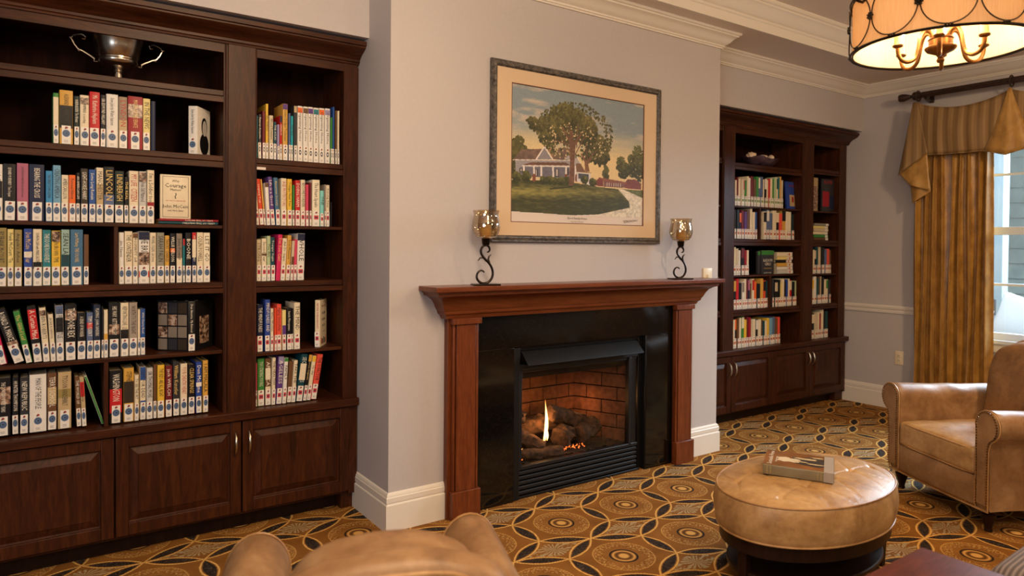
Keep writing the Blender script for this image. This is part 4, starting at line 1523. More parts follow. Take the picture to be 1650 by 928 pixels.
 ('c4','left part of fifth shelf of the far bookcase',3.78,0.966,'o',[
  (4.9452,0.032,0.254,0.0,'black','','gold:.62-.97',0),
  (4.9786,0.0351,0.265,0.0,'red','','',0),
  (5.0151,0.0424,0.228,0.0,'black','','',0),
  (5.0593,0.0277,0.238,0.0,'white','','grey brown:.62-.97',0),
  (5.088,0.0289,0.261,0.0,'cream','','',0),
  (5.1181,0.0246,0.262,0.0,'maroon','','',0),
  (5.1438,0.0267,0.261,0.0,'navy','','mauve:.62-.97',0),
  (5.1716,0.0245,0.219,0.0,'brown','','',0),
  (5.197,0.0279,0.259,0.0,'cream','','red:.62-.97',0),
  (5.2261,0.0361,0.234,0.0,'orange','','',0),
  (5.2638,0.0473,0.216,0.0,'black','','',0),
  (5.3131,0.041,0.26,0.0,'gold','','',0),
  (5.3559,0.0339,0.242,0.0,'red orange','','black:.62-.97',0),
  (5.3912,0.0347,0.237,0.0,'dark teal','','',0),
  (5.4274,0.0417,0.215,0.0,'light grey','','',0),
 ]),
 ('c4r','right part of fifth shelf of the far bookcase',3.78,0.966,'o',[
  (5.4966,0.0273,0.252,0.0,'charcoal','','',0),
  (5.5251,0.0417,0.226,0.0,'black','','beige:.62-.97',0),
  (5.5686,0.0395,0.243,0.0,'black','','',0),
  (5.6097,0.0295,0.218,0.0,'pale yellow','','',0),
  (5.6403,0.0286,0.252,0.0,'cream','','',0),
  (5.6701,0.0362,0.225,0.0,'black','','',0),
  (5.7079,0.0247,0.244,0.0,'royal blue','','',0),
  (5.7337,0.0244,0.25,0.0,'cream','','',0),
  (5.7591,0.0338,0.235,0.0,'red','','cream:.62-.97',0),
  (5.7944,0.0387,0.221,0.0,'black','','',0),
  (5.8347,0.0303,0.227,0.0,'pale green','','',0),
 ]),
 ('c5','bottom shelf of the far bookcase',3.785,0.632,'o',[
  (4.9465,0.0263,0.248,0.0,'cream','','',0),
  (4.9738,0.0299,0.257,0.0,'black','','orange:.62-.97',0),
  (5.005,0.0262,0.264,0.0,'brown','','',0),
  (5.0323,0.0305,0.26,0.0,'cream','','',0),
  (5.0641,0.0342,0.272,0.0,'green','','cream:.62-.97',0),
  (5.0997,0.0362,0.24,0.0,'yellow','','',0),
  (5.1375,0.0281,0.266,0.0,'maroon','','',0),
  (5.1668,0.0304,0.259,0.0,'crimson','','',0),
  (5.1986,0.0268,0.239,0.0,'beige','','',0),
  (5.2265,0.0407,0.237,0.0,'cream','','',0),
  (5.2689,0.0297,0.235,0.0,'black','','white:.62-.97',0),
  (5.2998,0.0427,0.232,0.0,'cream','','',0),
  (5.3444,0.0253,0.223,0.0,'brown','','',0),
  (5.3707,0.024,0.215,0.0,'dark teal','','',0),
  (5.3956,0.0333,0.213,0.0,'cream','','',0),
  (5.4303,0.0335,0.236,0.0,'yellow','','',0),
  (5.4652,0.0411,0.235,0.0,'light blue','','',0),
  (5.5081,0.044,0.243,0.0,'slate blue','','',0),
  (5.554,0.0364,0.227,0.0,'brown','','',0),
  (5.5919,0.0316,0.237,0.0,'coral','','',0),
 ]),
 ('d4','fourth shelf of the narrow far bay',3.78,1.255,'o',[
  (6.1178,0.0274,0.228,0.0,'cream','','',0),
  (6.1466,0.0347,0.228,0.0,'black','','beige:.62-.97',0),
  (6.1827,0.0277,0.25,0.0,'dark teal','','',0),
  (6.2118,0.0449,0.257,0.0,'beige','','',0),
  (6.2585,0.0313,0.253,0.0,'black','','',0),
  (6.2909,0.0333,0.249,0.0,'ink green','','',0),
  (6.3258,0.0313,0.234,0.0,'slate blue','','',0),
  (6.3586,0.0464,0.238,0.0,'coral','','',0),
  (6.4068,0.0269,0.227,0.0,'brown','','',0),
 ]),
 ('d5','fifth shelf of the narrow far bay',3.78,0.967,'o',[
  (6.1141,0.0341,0.238,0.0,'cream','','yellow:.62-.97',0),
  (6.1496,0.0404,0.262,0.0,'white','','',0),
  (6.1919,0.0299,0.244,0.0,'dark teal','','',0),
  (6.2228,0.0253,0.261,0.0,'brown','','',0),
  (6.2493,0.0244,0.26,0.0,'beige','','',0),
  (6.2744,0.0454,0.254,0.0,'black','','',0),
  (6.3215,0.0372,0.229,0.0,'cream','','',0),
  (6.3602,0.0315,0.229,0.0,'cream','','green:.62-.97',0),
  (6.3932,0.0291,0.226,0.0,'charcoal','','',0),
 ]),
 ('d6','bottom shelf of the narrow far bay',3.785,0.632,'o',[
  (6.1195,0.052,0.241,0.0,'black','','cream:.62-.97',0),
  (6.1737,0.0489,0.238,0.0,'beige','','',0),
  (6.2248,0.0308,0.251,0.0,'cream','','',0),
  (6.257,0.0284,0.238,0.0,'crimson','','',0),
  (6.2865,0.0385,0.273,0.0,'cream','','',0),
  (6.3265,0.0302,0.257,0.0,'black','','',0),
  (6.3582,0.043,0.253,0.0,'dark teal','','',0),
 ]),
]

TC = {'TIM RUSSERT': 'text_light', 'WASHINGTON': 'text_light', 'LYNDON': 'text_red', 'MASTER OF THE SENATE': 'text_gold', 'MY LIFE  CITIZEN': 'text_red', "YOUR CHEATIN' HEART": 'text_red', 'AGE PROTECTORS': 'text_red'}
SKEY = {'b': 'b', 'r': 'r', 'g': 'g', 'o': 'o'}
for key, desc, ys, zb, kind, L in ROWS:
    n = len(L)
    kd = 'n' if key == 'b1' else kind
    for i, (x0, w_, h, lean, col, title, bands, nost) in enumerate(L):
        size = 'thin' if w_ < 0.02 else ('thick' if w_ > 0.042 else 'medium')
        if i < n/2:
            pos = NUM[i] + ' from left' if i else 'leftmost'
        else:
            k = n-1-i
            pos = NUM[k] + ' from right' if k else 'rightmost'
        extra = ' leaning' if abs(lean) > 5 else ''
        label = f'{size} {col}{extra} book, {pos} on {desc}'
        words = label.split()
        if len(words) > 16:
            label = ' '.join(w for w in words if w not in ('the', 'medium'))
        # the spine's left foot is at x0; a leaning book pivots on its lower corner
        r_ = rad(lean)
        xc = x0+w_/2
        z = zb+0.0005+abs(sin(r_))*w_/2
        if i and i < n:                      # keep neighbours apart
            pass
        wv = w_-0.0006
        if lean:
            wv = w_*cos(r_)-0.001
        make_book((xc, ys+random.uniform(-0.004, 0.006), z), wv, h-abs(sin(r_))*w_*0.5, col, title, bands, r_, 0, None, kd, label, 'books on the '+desc, TC.get(title), not nost)

# books standing or lying apart from the rows
b = make_book((0.682, 3.795, 1.9455), 0.046, 0.243, 'white', 'Steve Jobs by Walter Isaacson', '', 0, rad(-34), 0.150, 'b', 'white biography facing out alone at the right end of the second shelf', None, 'text_dark')
m_ = MB().box(0.023, 0.0238, 0.02, 0.135, 0.006, 0.200)
b2 = MB()
for cx, cz, rx, rz in ((0.080, 0.148, 0.034, 0.048), (0.080, 0.060, 0.052, 0.055)):
    k = len(b2.v)
    b2.v += [(0.0242, cx+rx*cos(2*pi*i/20), max(0.004, cz+rz*sin(2*pi*i/20))) for i in range(20)]
    b2.face(range(k, k+20))
obj('cover_portrait', b2, cover('black'), b, world=False, smooth=False)
b2 = MB()
for cx, cz, rx, rz in ((0.082, 0.142, 0.026, 0.040),):
    k = len(b2.v)
    b2.v += [(0.0246, cx+rx*cos(2*pi*i/20), cz+rz*sin(2*pi*i/20)) for i in range(20)]
    b2.face(range(k, k+20))
obj('cover_face', b2, cover('light grey'), b, world=False, smooth=False)


def facing(loc, w_, h, th, col, label, lines, rz=0, tilt=0, kind='b', group=None, panels=()):
    """a book standing with its front cover to the room; origin at the lower left corner of the cover"""
    e = obj('book', MB().rbox((w_/2, th/2, h/2), (w_/2, th/2, h/2), 0.0015, 1, 1), cover(col), smooth=True)
    e.location = loc
    e.rotation_euler = (tilt, 0, rz)
    props(e, label, 'book', group)
    obj('pages', MB().box(0.004, w_+0.0006, 0.003, th-0.003, 0.0005, h+0.0004), 'page', e, world=False, smooth=False)
    for i, (cn, x0, x1, z0, z1) in enumerate(panels):
        obj('cover_panel', MB().box(x0*w_, x1*w_, -0.0004-0.0002*i, 0.002, z0*h, z1*h), cover(cn), e, world=False, smooth=False)
    for body, z, sz, mat in lines:
        text('cover_title', body, sz, mat, e, (w_/2, -0.0016, z*h), (pi/2, 0, 0), w_*0.84, None)
    return e


# two flat volumes with a cream book standing on them
b = make_book((0, 0, 0), 0.0140, 0.272, 'dark teal', 'LIVES OF THE WRITERS', '', 0, 0, 0.17, 'b', 'thin dark teal book lying flat, lowest under the cream book', 'thin books lying flat on the third shelf', 'text_light', False)
b.location = (0.529, 3.785, 1.5995)
b.rotation_euler = (0, pi/2, 0)
b = make_book((0, 0, 0), 0.0120, 0.272, 'crimson', 'LIVES OF THE ARTISTS', '', 0, 0, 0.17, 'b', 'thin crimson book lying flat on the dark teal one', 'thin books lying flat on the third shelf', 'text_light', False)
b.location = (0.531, 3.786, 1.6130)
b.rotation_euler = (0, pi/2, 0)
for z, th in ((1.5930, 0.0135), (1.6070, 0.0115)):
    pass
b = facing((0.536, 3.80, 1.6195), 0.138, 0.218, 0.022, 'cream', 'cream book with a bordered cover standing on two flat thin books',
           [('Why', 0.86, 0.016, 'text_dark'), ('Courage', 0.755, 0.028, 'text_dark'), ('Matters', 0.66, 0.016, 'text_dark'), ('THE WAY TO A BRAVER LIFE', 0.41, 0.007, 'text_red'), ('John McCain', 0.28, 0.024, 'text_dark'), ('with Mark Salter', 0.185, 0.011, 'text_dark')])
bd = MB()
for x0, x1, z0, z1 in ((0.010, 0.128, 0.008, 0.0095), (0.010, 0.128, 0.208, 0.2095), (0.010, 0.0115, 0.008, 0.2095), (0.1265, 0.128, 0.008, 0.2095)):
    bd.box(x0, x1, -0.0012, 0.001, z0, z1)
obj('cover_border', bd, 'text_dark', b, world=False, smooth=False)
obj('cover_emblem', MB().tube([(0.069, -0.0012, 0.100), (0.066, -0.0012, 0.112), (0.072, -0.0012, 0.120), (0.069, -0.0012, 0.128)], 0.0018, 6), 'text_dark', b, world=False)

# book standing slightly open, photographs on both boards
op = thing('book', 'black picture book standing half open at the right of the fifth shelf', 'book', (0.678, 3.79, 0.9555))
obj('spine', MB().rbox((0, 0.004, 0.126), (0.016, 0.006, 0.1255), 0.002, 1, 2), cover('black'), op, world=False)
so = bpy.data.objects.new('call_number_label', sticker('b'))
COL.objects.link(so)
so.parent = op
so.location = (0, -0.0035, 0.002)
so.scale = (0.8, 1, 1)
text('spine_title', 'Dear America  My Beloved', 0.012, 'text_light', op, (0, -0.0030, 0.165), (pi/2, pi/2, 0), 0.14, 0.014)
for sg, nm in ((-1, 'back_board'), (1, 'front_board')):
    a = rad(40 if sg > 0 else 48)
    d_ = Vector((sg*sin(a), cos(a)))
    nn = Vector((d_.y, -d_.x))*sg*-1
    def qd(u0, u1, z0, z1, off, th):
        m_ = MB()
        st_ = Vector((sg*0.015, 0.004))
        k_ = []
        for zz in (z0, z1):
            for uu_, oo in ((u0, off), (u1, off), (u1, off+th), (u0, off+th)):
                q = st_+d_*uu_+nn*oo*-1
                m_.v.append((q.x, q.y, zz))
        for q in ((0, 1, 2, 3), (7, 6, 5, 4), (0, 4, 5, 1), (1, 5, 6, 2), (2, 6, 7, 3), (3, 7, 4, 0)):
            m_.face(q)
        return m_
    bo = obj(nm, qd(0, 0.165, 0, 0.252, 0, 0.003), cover('black'), op, world=False, fix=True, smooth=False)
    if sg < 0:
        rnd = random.Random(3)
        for i in range(3):
            for j in range(4):
                obj('cover_photo', qd(0.006+i*0.053, 0.053+i*0.053, 0.006+j*0.061, 0.060+j*0.061, 0.003, 0.0005), cover(rnd.choice(['photo', 'dark brown', 'charcoal', 'photo', 'grey brown', 'charcoal', 'brown'])), bo, world=False, fix=True, smooth=False)
    else:
        obj('cover_photo', qd(0.04, 0.13, 0.03, 0.17, 0.003, 0.0005), cover('photo'), bo, world=False, fix=True, smooth=False)
for k, an in enumerate((-22, 0, 20)):
    m_ = MB().box(-0.004, 0.004, 0.012, 0.155, 0.004, 0.246)
    q = obj('pages', m_, 'page', op, world=False, smooth=False)
    q.rotation_euler = (0, 0, rad(-an))

b = make_book((1.3265, 3.795, 0.9245), 0.030, 0.262, 'cream', 'MARY PIPHER  WOMEN ROWING NORTH', '', 0, rad(-33), 0.150, 'r', 'cream book turned to show its cover at the right of the fifth narrow shelf', None, 'text_red')
for body, z, sz, mat in (('MARY PIPHER', 0.225, 0.016, 'text_red'), ('WOMEN', 0.185, 0.020, 'text_dark'), ('ROWING', 0.150, 0.020, 'text_dark'), ('NORTH', 0.115, 0.020, 'text_dark'), ('NAVIGATING LIFE', 0.082, 0.008, 'text_dark')):
    text('cover_title', body, sz, mat, b, (0.0156, 0.078, z), (pi/2, 0, pi/2), 0.12, None)
for k in range(7):
    m_ = MB().box(0.0145, 0.0158, 0.020+k*0.017, 0.030+k*0.017, 0.014, 0.052-0.006*(k % 3))
    obj('cover_figure', m_, cover(['orange', 'navy', 'crimson', 'brown', 'teal', 'black', 'coral'][k]), b, world=False, smooth=False)

# far bookcase, single covers and flat stacks
facing((5.752, 3.815, 1.8605), 0.175, 0.255, 0.018, 'royal blue', 'large blue picture book leaning beside the row on the far second shelf', [('HOME', 0.84, 0.03, 'text_red')], rz=rad(4), tilt=rad(-4), panels=[('tan', 0.28, 0.78, 0.10, 0.52), ('crimson', 0.5, 0.68, 0.25, 0.45)])
facing((5.340, 3.790, 1.2620), 0.180, 0.212, 0.030, 'charcoal', 'dark book with green top and block letters facing out, far fourth shelf',
       [('RADIUM', 0.58, 0.036, 'text_light'), ('GIRLS', 0.43, 0.036, 'text_light'), ('THE DARK STORY', 0.25, 0.014, 'text_gold'), ('KATE MOORE', 0.06, 0.018, 'text_light')], panels=[('green', 0.0, 1.0, 0.82, 1.0)])
facing((5.302, 3.800, 1.2620), 0.034, 0.205, 0.022, 'charcoal', 'narrow dark book half hidden left of the green topped cover', [], panels=[('green', 0.0, 1.0, 0.84, 1.0)])
facing((6.080, 3.815, 1.8555), 0.165, 0.320, 0.012, 'tan', 'tan magazine cover facing out at the left of the narrow far bay', [], panels=[('photo', 0.3, 0.98, 0.05, 0.75)])
facing((6.290, 3.800, 1.8555), 0.205, 0.315, 0.016, 'charcoal', 'dark magazine with red lettering facing out in the narrow far bay', [('ROMA', 0.90, 0.05, 'text_red')], panels=[('crimson', 0.05, 0.6, 0.15, 0.62), ('navy', 0.62, 0.97, 0.10, 0.50)])
ST = [('cream', 0.040), ('pale yellow', 0.030), ('black', 0.028), ('gold', 0.034), ('white', 0.030), ('light grey', 0.036)]
z = 1.2620
for i, (cn, th) in enumerate(ST[::-1]):
    b = make_book((0, 0, 0), th-0.001, 0.235, cn, '', '', 0, 0, 0.16, 'o', f'{cn} book lying flat, {NUM[i] + " from" if i else "at the"} bottom of the far fourth shelf stack', 'flat stack on the far fourth shelf')
    b.rotation_euler = (0, -pi/2, 0)
    b.location = (5.800+random.uniform(-0.008, 0.008), 3.79+random.uniform(-0.004, 0.006), z+th/2)
    z += th
z = 1.8570-0.283
ST = [('brown', 0.026), ('green', 0.030), ('cream', 0.028), ('beige', 0.030), ('pale yellow', 0.026), ('olive grey', 0.024)]
z = 1.5745
for i, (cn, th) in enumerate(ST):
    b = make_book((0, 0, 0), th-0.001, 0.245, cn, '', 'white:.05-.22', 0, 0, 0.16, 'o', f'{cn} book lying flat, {NUM[i] + " from" if i else "at the"} bottom of the narrow far bay stack', 'flat stack in the narrow far bay', stick=False)
    b.rotation_euler = (0, -pi/2, 0)
    b.location = (6.400+random.uniform(-0.015, 0.015), 3.79+random.uniform(-0.004, 0.006), z+th/2)
    z += th
PAINT = {'roof': [(0.013, 0.412), (0.067, 0.498), (0.393, 0.546), (0.444, 0.462)], 'wall': [(0.027, 0.41), (0.413, 0.45), (0.414, 0.311), (0.031, 0.284)], 'gable': [(0.169, 0.431), (0.226, 0.54), (0.285, 0.444)], 'groof': [(0.23, 0.542), (0.285, 0.531), (0.289, 0.445)], 'eave': [(0.011, 0.414), (0.413, 0.453), (0.413, 0.448), (0.011, 0.408)], 'proof': [(0.071, 0.376), (0.131, 0.404), (0.383, 0.43), (0.417, 0.407)], 'pfas': [(0.071, 0.376), (0.417, 0.407), (0.417, 0.394), (0.072, 0.368)], 'pdark': [(0.058, 0.361), (0.406, 0.393), (0.407, 0.302), (0.058, 0.287)], 'rwall': [(0.371, 0.454), (0.405, 0.5), (0.443, 0.508), (0.491, 0.436), (0.492, 0.284), (0.414, 0.286), (0.413, 0.45)], 'rline': [(0.443, 0.517), (0.451, 0.518), (0.495, 0.436), (0.489, 0.432)], 'aroof': [(0.456, 0.429), (0.491, 0.433), (0.526, 0.373), (0.574, 0.362), (0.46, 0.362)], 'awall': [(0.464, 0.36), (0.57, 0.355), (0.571, 0.258), (0.465, 0.282)], 'awin': [(0.476, 0.351), (0.554, 0.35), (0.555, 0.302), (0.476, 0.308)], 'trunk': [(0.403, 0.689), (0.412, 0.429), (0.403, 0.244), (0.445, 0.248), (0.445, 0.432), (0.454, 0.611), (0.436, 0.609), (0.432, 0.693)], 'br1': [(0.41, 0.589), (0.35, 0.706), (0.361, 0.712), (0.431, 0.583)], 'br2': [(0.435, 0.6), (0.488, 0.675), (0.504, 0.686), (0.449, 0.568)], 'trunk2': [(0.526, 0.373), (0.522, 0.449), (0.49, 0.514), (0.499, 0.519), (0.538, 0.459), (0.569, 0.489), (0.577, 0.481), (0.55, 0.435), (0.562, 0.372)], 'barn': [(0.6, 0.286), (0.637, 0.327), (0.669, 0.315), (0.67, 0.256), (0.606, 0.259)], 'barnr': [(0.631, 0.332), (0.863, 0.308), (0.864, 0.291), (0.673, 0.299)], 'barnw': [(0.673, 0.299), (0.864, 0.291), (0.864, 0.259), (0.673, 0.254)], 'barn2': [(0.845, 0.3), (0.869, 0.335), (0.94, 0.338), (0.985, 0.305), (0.986, 0.252), (0.845, 0.255)], 'path': [(0.789, 0.244), (0.839, 0.241), (1.013, 0.174), (1.015, -0.005), (0.646, 0.001), (0.622, 0.013), (0.891, 0.088), (0.884, 0.14)], 'bank': [(0.851, 0.242), (1.012, 0.241), (1.013, 0.174)], 'grasstop': [(0.007, 0.255), (0.192, 0.267), (0.415, 0.269), (0.602, 0.259), (0.62, 0.25), (0.789, 0.243), (1.012, 0.248)], 'bottom': [(0.009, 0.0), (0.194, -0.001), (0.417, -0.001), (0.604, 0.02)]}
PAINTX = {'columns': [[(0.085, 0.362), (0.086, 0.29)], [(0.154, 0.369), (0.155, 0.296)], [(0.206, 0.374), (0.206, 0.301)], [(0.289, 0.383), (0.29, 0.308)], [(0.383, 0.392), (0.384, 0.317)], [(0.456, 0.4), (0.456, 0.323)]], 'piers': [[(0.155, 0.3), (0.155, 0.267)], [(0.384, 0.321), (0.384, 0.287)], [(0.463, 0.328), (0.463, 0.294)]], 'win': [[(0.054, 0.351), (0.079, 0.321)], [(0.159, 0.353), (0.181, 0.298)], [(0.301, 0.371), (0.332, 0.308)], [(0.391, 0.38), (0.403, 0.327)]], 'blobs': [(0.038, 0.285), (0.1, 0.295), (0.221, 0.277), (0.265, 0.281), (0.301, 0.276), (0.346, 0.28), (0.391, 0.288), (0.523, 0.304), (0.587, 0.292), (0.05, 0.518), (0.023, 0.443), (0.085, 0.482)], 'trees': [(0.69, 0.357), (0.818, 0.434), (0.85, 0.411), (0.913, 0.457), (0.957, 0.514), (0.977, 0.437)], 'crown': [(0.387, 0.736), (0.231, 0.737), (0.124, 0.735), (0.526, 0.732), (0.647, 0.646), (0.697, 0.547), (0.6, 0.484), (0.504, 0.55), (0.318, 0.825), (0.431, 0.895), (0.276, 0.645), (0.343, 0.605), (0.189, 0.633)]}

# ------------------------------------------------------------------ framed print
pt = thing('framed_print', 'large framed print of a farmhouse under a tree, above the mantel', 'picture', (2.845, CY, 2.04))
px0, px1, pz0, pz1 = 2.158, 3.532, 1.520, 2.566
fpz = [(0, 0), (0, 0.020), (0.004, 0.026), (0.010, 0.024), (0.016, 0.026), (0.024, 0.030), (0.031, 0.028), (0.036, 0.020), (0.040, 0.018), (0.040, 0)]
# frame profile swept round the rectangle in the wall plane
mb = MB()
P = []
for cxn, czn, sx, sz in ((px0, pz0, 1, 1), (px1, pz0, -1, 1), (px1, pz1, -1, -1), (px0, pz1, 1, -1)):
    P.append([(cxn+sx*a, CY-b, czn+sz*a) for a, b in fpz])
mb.grid(P, closeu=True, closev=True)
fr = obj('frame', mb, 'frame', pt, ang=30, fix=True)
mb = MB()
rnd = random.Random(2)
for a0, a1, zz, ax in ((px0+0.03, px1-0.03, pz0+0.024, 'x'), (px0+0.03, px1-0.03, pz1-0.024, 'x'), (pz0+0.03, pz1-0.03, px0+0.024, 'z'), (pz0+0.03, pz1-0.03, px1-0.024, 'z')):
    n = int((a1-a0)/0.022)
    for i in range(n):
        t_ = a0+(i+0.5)*(a1-a0)/n
        if ax == 'x':
            mb.ball((t_, CY-0.0285, zz), 0.0042, 6, sc=(1.7, 0.8, 1))
        else:
            mb.ball((zz, CY-0.0285, t_), 0.0042, 6, sc=(1, 0.8, 1.7))
o = obj('carved_beading', mb, 'frame', pt)
o['kind'] = 'stuff'
mx0, mx1, mz0, mz1 = 2.299, 3.379, 1.637, 2.446
mb = MB()
for a, b, c, d in ((px0+0.038, mx0, pz0+0.038, pz1-0.038), (mx1, px1-0.038, pz0+0.038, pz1-0.038), (mx0, mx1, pz0+0.038, mz0), (mx0, mx1, mz1, pz1-0.038)):
    mb.box(a, b, CY-0.016, CY-0.010, c, d)
obj('mat_board', mb, 'mat', pt, smooth=False)
mb = MB()
for a, b, c, d in ((mx0-0.001, mx0+0.0045, mz0, mz1), (mx1-0.0045, mx1+0.001, mz0, mz1), (mx0, mx1, mz0-0.001, mz0+0.0045), (mx0, mx1, mz1-0.0045, mz1+0.001)):
    mb.box(a, b, CY-0.0155, CY-0.008, c, d)
obj('mat_bevel', mb, 'matedge', pt, smooth=False)
obj('print_paper', B(mx0, mx1, CY-0.009, CY-0.002, mz0, mz1), 'paper', pt, smooth=False)
pn = pane('picture_glass', (1, 1, 1), 0.0, 0.35)
obj('glazing', B(px0+0.036, px1-0.036, CY-0.0190, CY-0.0182, pz0+0.036, pz1-0.036), pn, pt, smooth=False)

# the printed landscape: colour of each point computed here and stored on a fine mesh
W_, H_ = 400, 280
uu_, vv_ = np.meshgrid(np.linspace(0, 1, W_), np.linspace(0, 1, H_))


def vnoise(sx, sy, seed, octs=4):
    rs = np.random.RandomState(seed)
    out = np.zeros_like(uu_)
    amp, tot = 1.0, 0.0
    for o_ in range(octs):
        gx, gy = int(sx*2**o_)+2, int(sy*2**o_)+2
        g = rs.rand(gy+1, gx+1)
        x, y = uu_*(gx-1), vv_*(gy-1)
        xi, yi = x.astype(int), y.astype(int)
        fx, fy_ = x-xi, y-yi
        fx, fy_ = fx*fx*(3-2*fx), fy_*fy_*(3-2*fy_)
        out += amp*((g[yi, xi]*(1-fx)+g[yi, xi+1]*fx)*(1-fy_)+(g[yi+1, xi]*(1-fx)+g[yi+1, xi+1]*fx)*fy_)
        tot += amp
        amp *= 0.55
    return out/tot


def lerp(a, b, t_):
    return a+(b-a)*t_[..., None]


def inpoly(pts):
    m_ = np.zeros(uu_.shape, bool)
    n = len(pts)
    for i in range(n):
        x0, y0 = pts[i]
        x1, y1 = pts[(i+1) % n]
        if y0 == y1:
            continue
        c_ = ((vv_ >= min(y0, y1)) & (vv_ < max(y0, y1)))
        m_ ^= c_ & (uu_ < x0+(vv_-y0)*(x1-x0)/(y1-y0))
    return m_


A3 = np.array
img = np.zeros((H_, W_, 3))
n1 = vnoise(4, 14, 1)
tt = np.clip((vv_-0.45)/0.45, 0, 1)
img[:] = lerp(A3([222., 198, 150]), A3([132., 148, 158]), np.clip(tt*1.6-0.1+(n1-0.5)*0.7, 0, 1))
cl = np.clip((vnoise(5, 16, 2)-0.50)*5, 0, 1)*np.clip((vv_-0.50)*4, 0, 1)
img = lerp(img, np.broadcast_to(A3([206., 188, 172]), img.shape), cl*0.8)
rsd = np.random.RandomState(5)


def foliage(cx, cy_, rx, ry, n, dark, light, seed, s=0.010, asp=1.43):
    global img
    rs = np.random.RandomState(seed)
    for _ in range(n):
        a = rs.rand()*2*pi
        r = rs.rand()**0.55
        x, y = cx+rx*r*cos(a), cy_+ry*r*sin(a)
        rad_ = s*rs.uniform(0.5, 1.4)
        m_ = ((uu_-x)**2+((vv_-y)/asp)**2) < rad_**2
        k = np.clip(0.35+0.5*r*sin(a)+rs.uniform(-0.35, 0.35), 0, 1)
        img[m_] = A3(dark)*(1-k)+A3(light)*k


def paint(key, col, nz=0.0, seed=9):
    m_ = inpoly(PAINT[key])
    c_ = np.broadcast_to(A3(col, dtype=float), img.shape).copy()
    if nz:
        c_ *= (1+(vnoise(60, 60, seed, 2)-0.5)*nz)[..., None]
    img[m_] = c_[m_]


DG, LG_ = (52, 54, 32), (112, 108, 66)
for (x, y), rx, ry in zip(PAINTX['trees'], (0.022, 0.042, 0.035, 0.045, 0.05, 0.05), (0.075, 0.09, 0.07, 0.11, 0.13, 0.12)):
    foliage(x, y, rx, ry, 130, DG, (104, 106, 62), int(x*999), 0.008)
for x, y, rx, ry in ((0.045, 0.50, 0.05, 0.10), (0.02, 0.40, 0.035, 0.14), (0.09, 0.46, 0.035, 0.06), (0.36, 0.48, 0.05, 0.06)):
    foliage(x, y, rx, ry, 150, DG, (100, 96, 52), int(x*777+3), 0.009)
# ground
yt = np.interp(uu_, [p[0] for p in PAINT['grasstop']], [p[1] for p in PAINT['grasstop']])
yb = np.interp(uu_, [0, 0.2, 0.42, 0.62, 1.0], [0.012, 0.008, 0.0, 0.015, -0.01])
gm = vv_ < yt
st_ = vnoise(26, 90, 11, 3)
lightband = np.exp(-((vv_-(0.165+0.06*uu_))/0.045)**2)*np.clip(1.1-uu_*0.6, 0, 1)
gcol = lerp(A3([58., 62, 36]), A3([150., 142, 78]), np.clip(lightband*0.85+(st_-0.5)*0.9, 0, 1))
img[gm] = gcol[gm]
paint('path', (214, 206, 190), 0.35)
paint('bank', (92, 100, 60), 0.5)
img[(vv_ < 0.0) | (vv_ < yb)] = (218, 208, 200)
for k_, c_, nz in (('barnw', (120, 84, 84), 0.2), ('barn', (124, 62, 64), 0.2), ('barn2', (118, 66, 66), 0.25), ('barnr', (134, 84, 72), 0.2)):
    paint(k_, c_, nz)
for x in np.linspace(0.70, 0.81, 7):
    img[(abs(uu_-x) < 0.0022) & (vv_ > 0.262) & (vv_ < 0.292)] = (206, 196, 190)
paint('wall', (150, 146, 152), 0.08)
paint('roof', (112, 90, 82), 0.35)
paint('rwall', (168, 162, 164), 0.08)
paint('gable', (136, 132, 142), 0.08)
paint('groof', (154, 122, 92), 0.2)
paint('eave', (222, 214, 206))
paint('pdark', (104, 102, 118), 0.15)
for (x0, y1), (x1, y0) in PAINTX['win']:
    img[(uu_ > x0) & (uu_ < x1) & (vv_ > y0) & (vv_ < y1)] = (58, 52, 56)
    img[(uu_ > x0+0.008) & (uu_ < x1-0.008) & (vv_ > y0+0.006) & (vv_ < y1-0.004)] = (176, 168, 166)
paint('proof', (104, 72, 60), 0.2)
paint('pfas', (214, 208, 204))


def segline(p, q, wd, col):
    p, q = A3(p), A3(q)
    d = q-p
    L2 = (d**2).sum()
    s_ = np.clip(((uu_-p[0])*d[0]+(vv_-p[1])*d[1])/L2, 0, 1)
    m_ = (uu_-p[0]-s_*d[0])**2+((vv_-p[1]-s_*d[1])/1.43)**2 < wd**2
    img[m_] = col


g_ = PAINT['gable']
segline(g_[0], g_[1], 0.0045, (226, 216, 208))
segline(g_[1], g_[2], 0.0045, (226, 216, 208))
for (a_, b_) in PAINTX['columns']:
    segline(a_, b_, 0.0062, (222, 214, 210))
for (a_, b_) in PAINTX['piers']:
    segline(a_, b_, 0.011, (122, 70, 56))
paint('aroof', (120, 88, 74), 0.2)
paint('awall', (206, 202, 204))
paint('awin', (70, 76, 88), 0.3)
paint('rline', (220, 212, 206))
for k_, (x, y) in enumerate(PAINTX['blobs'][:9]):
    foliage(x, y-0.005, 0.030 if k_ < 2 else 0.022, 0.036 if k_ < 2 else 0.024, 90, (44, 50, 26), (104, 104, 54), 40+k_, 0.008)
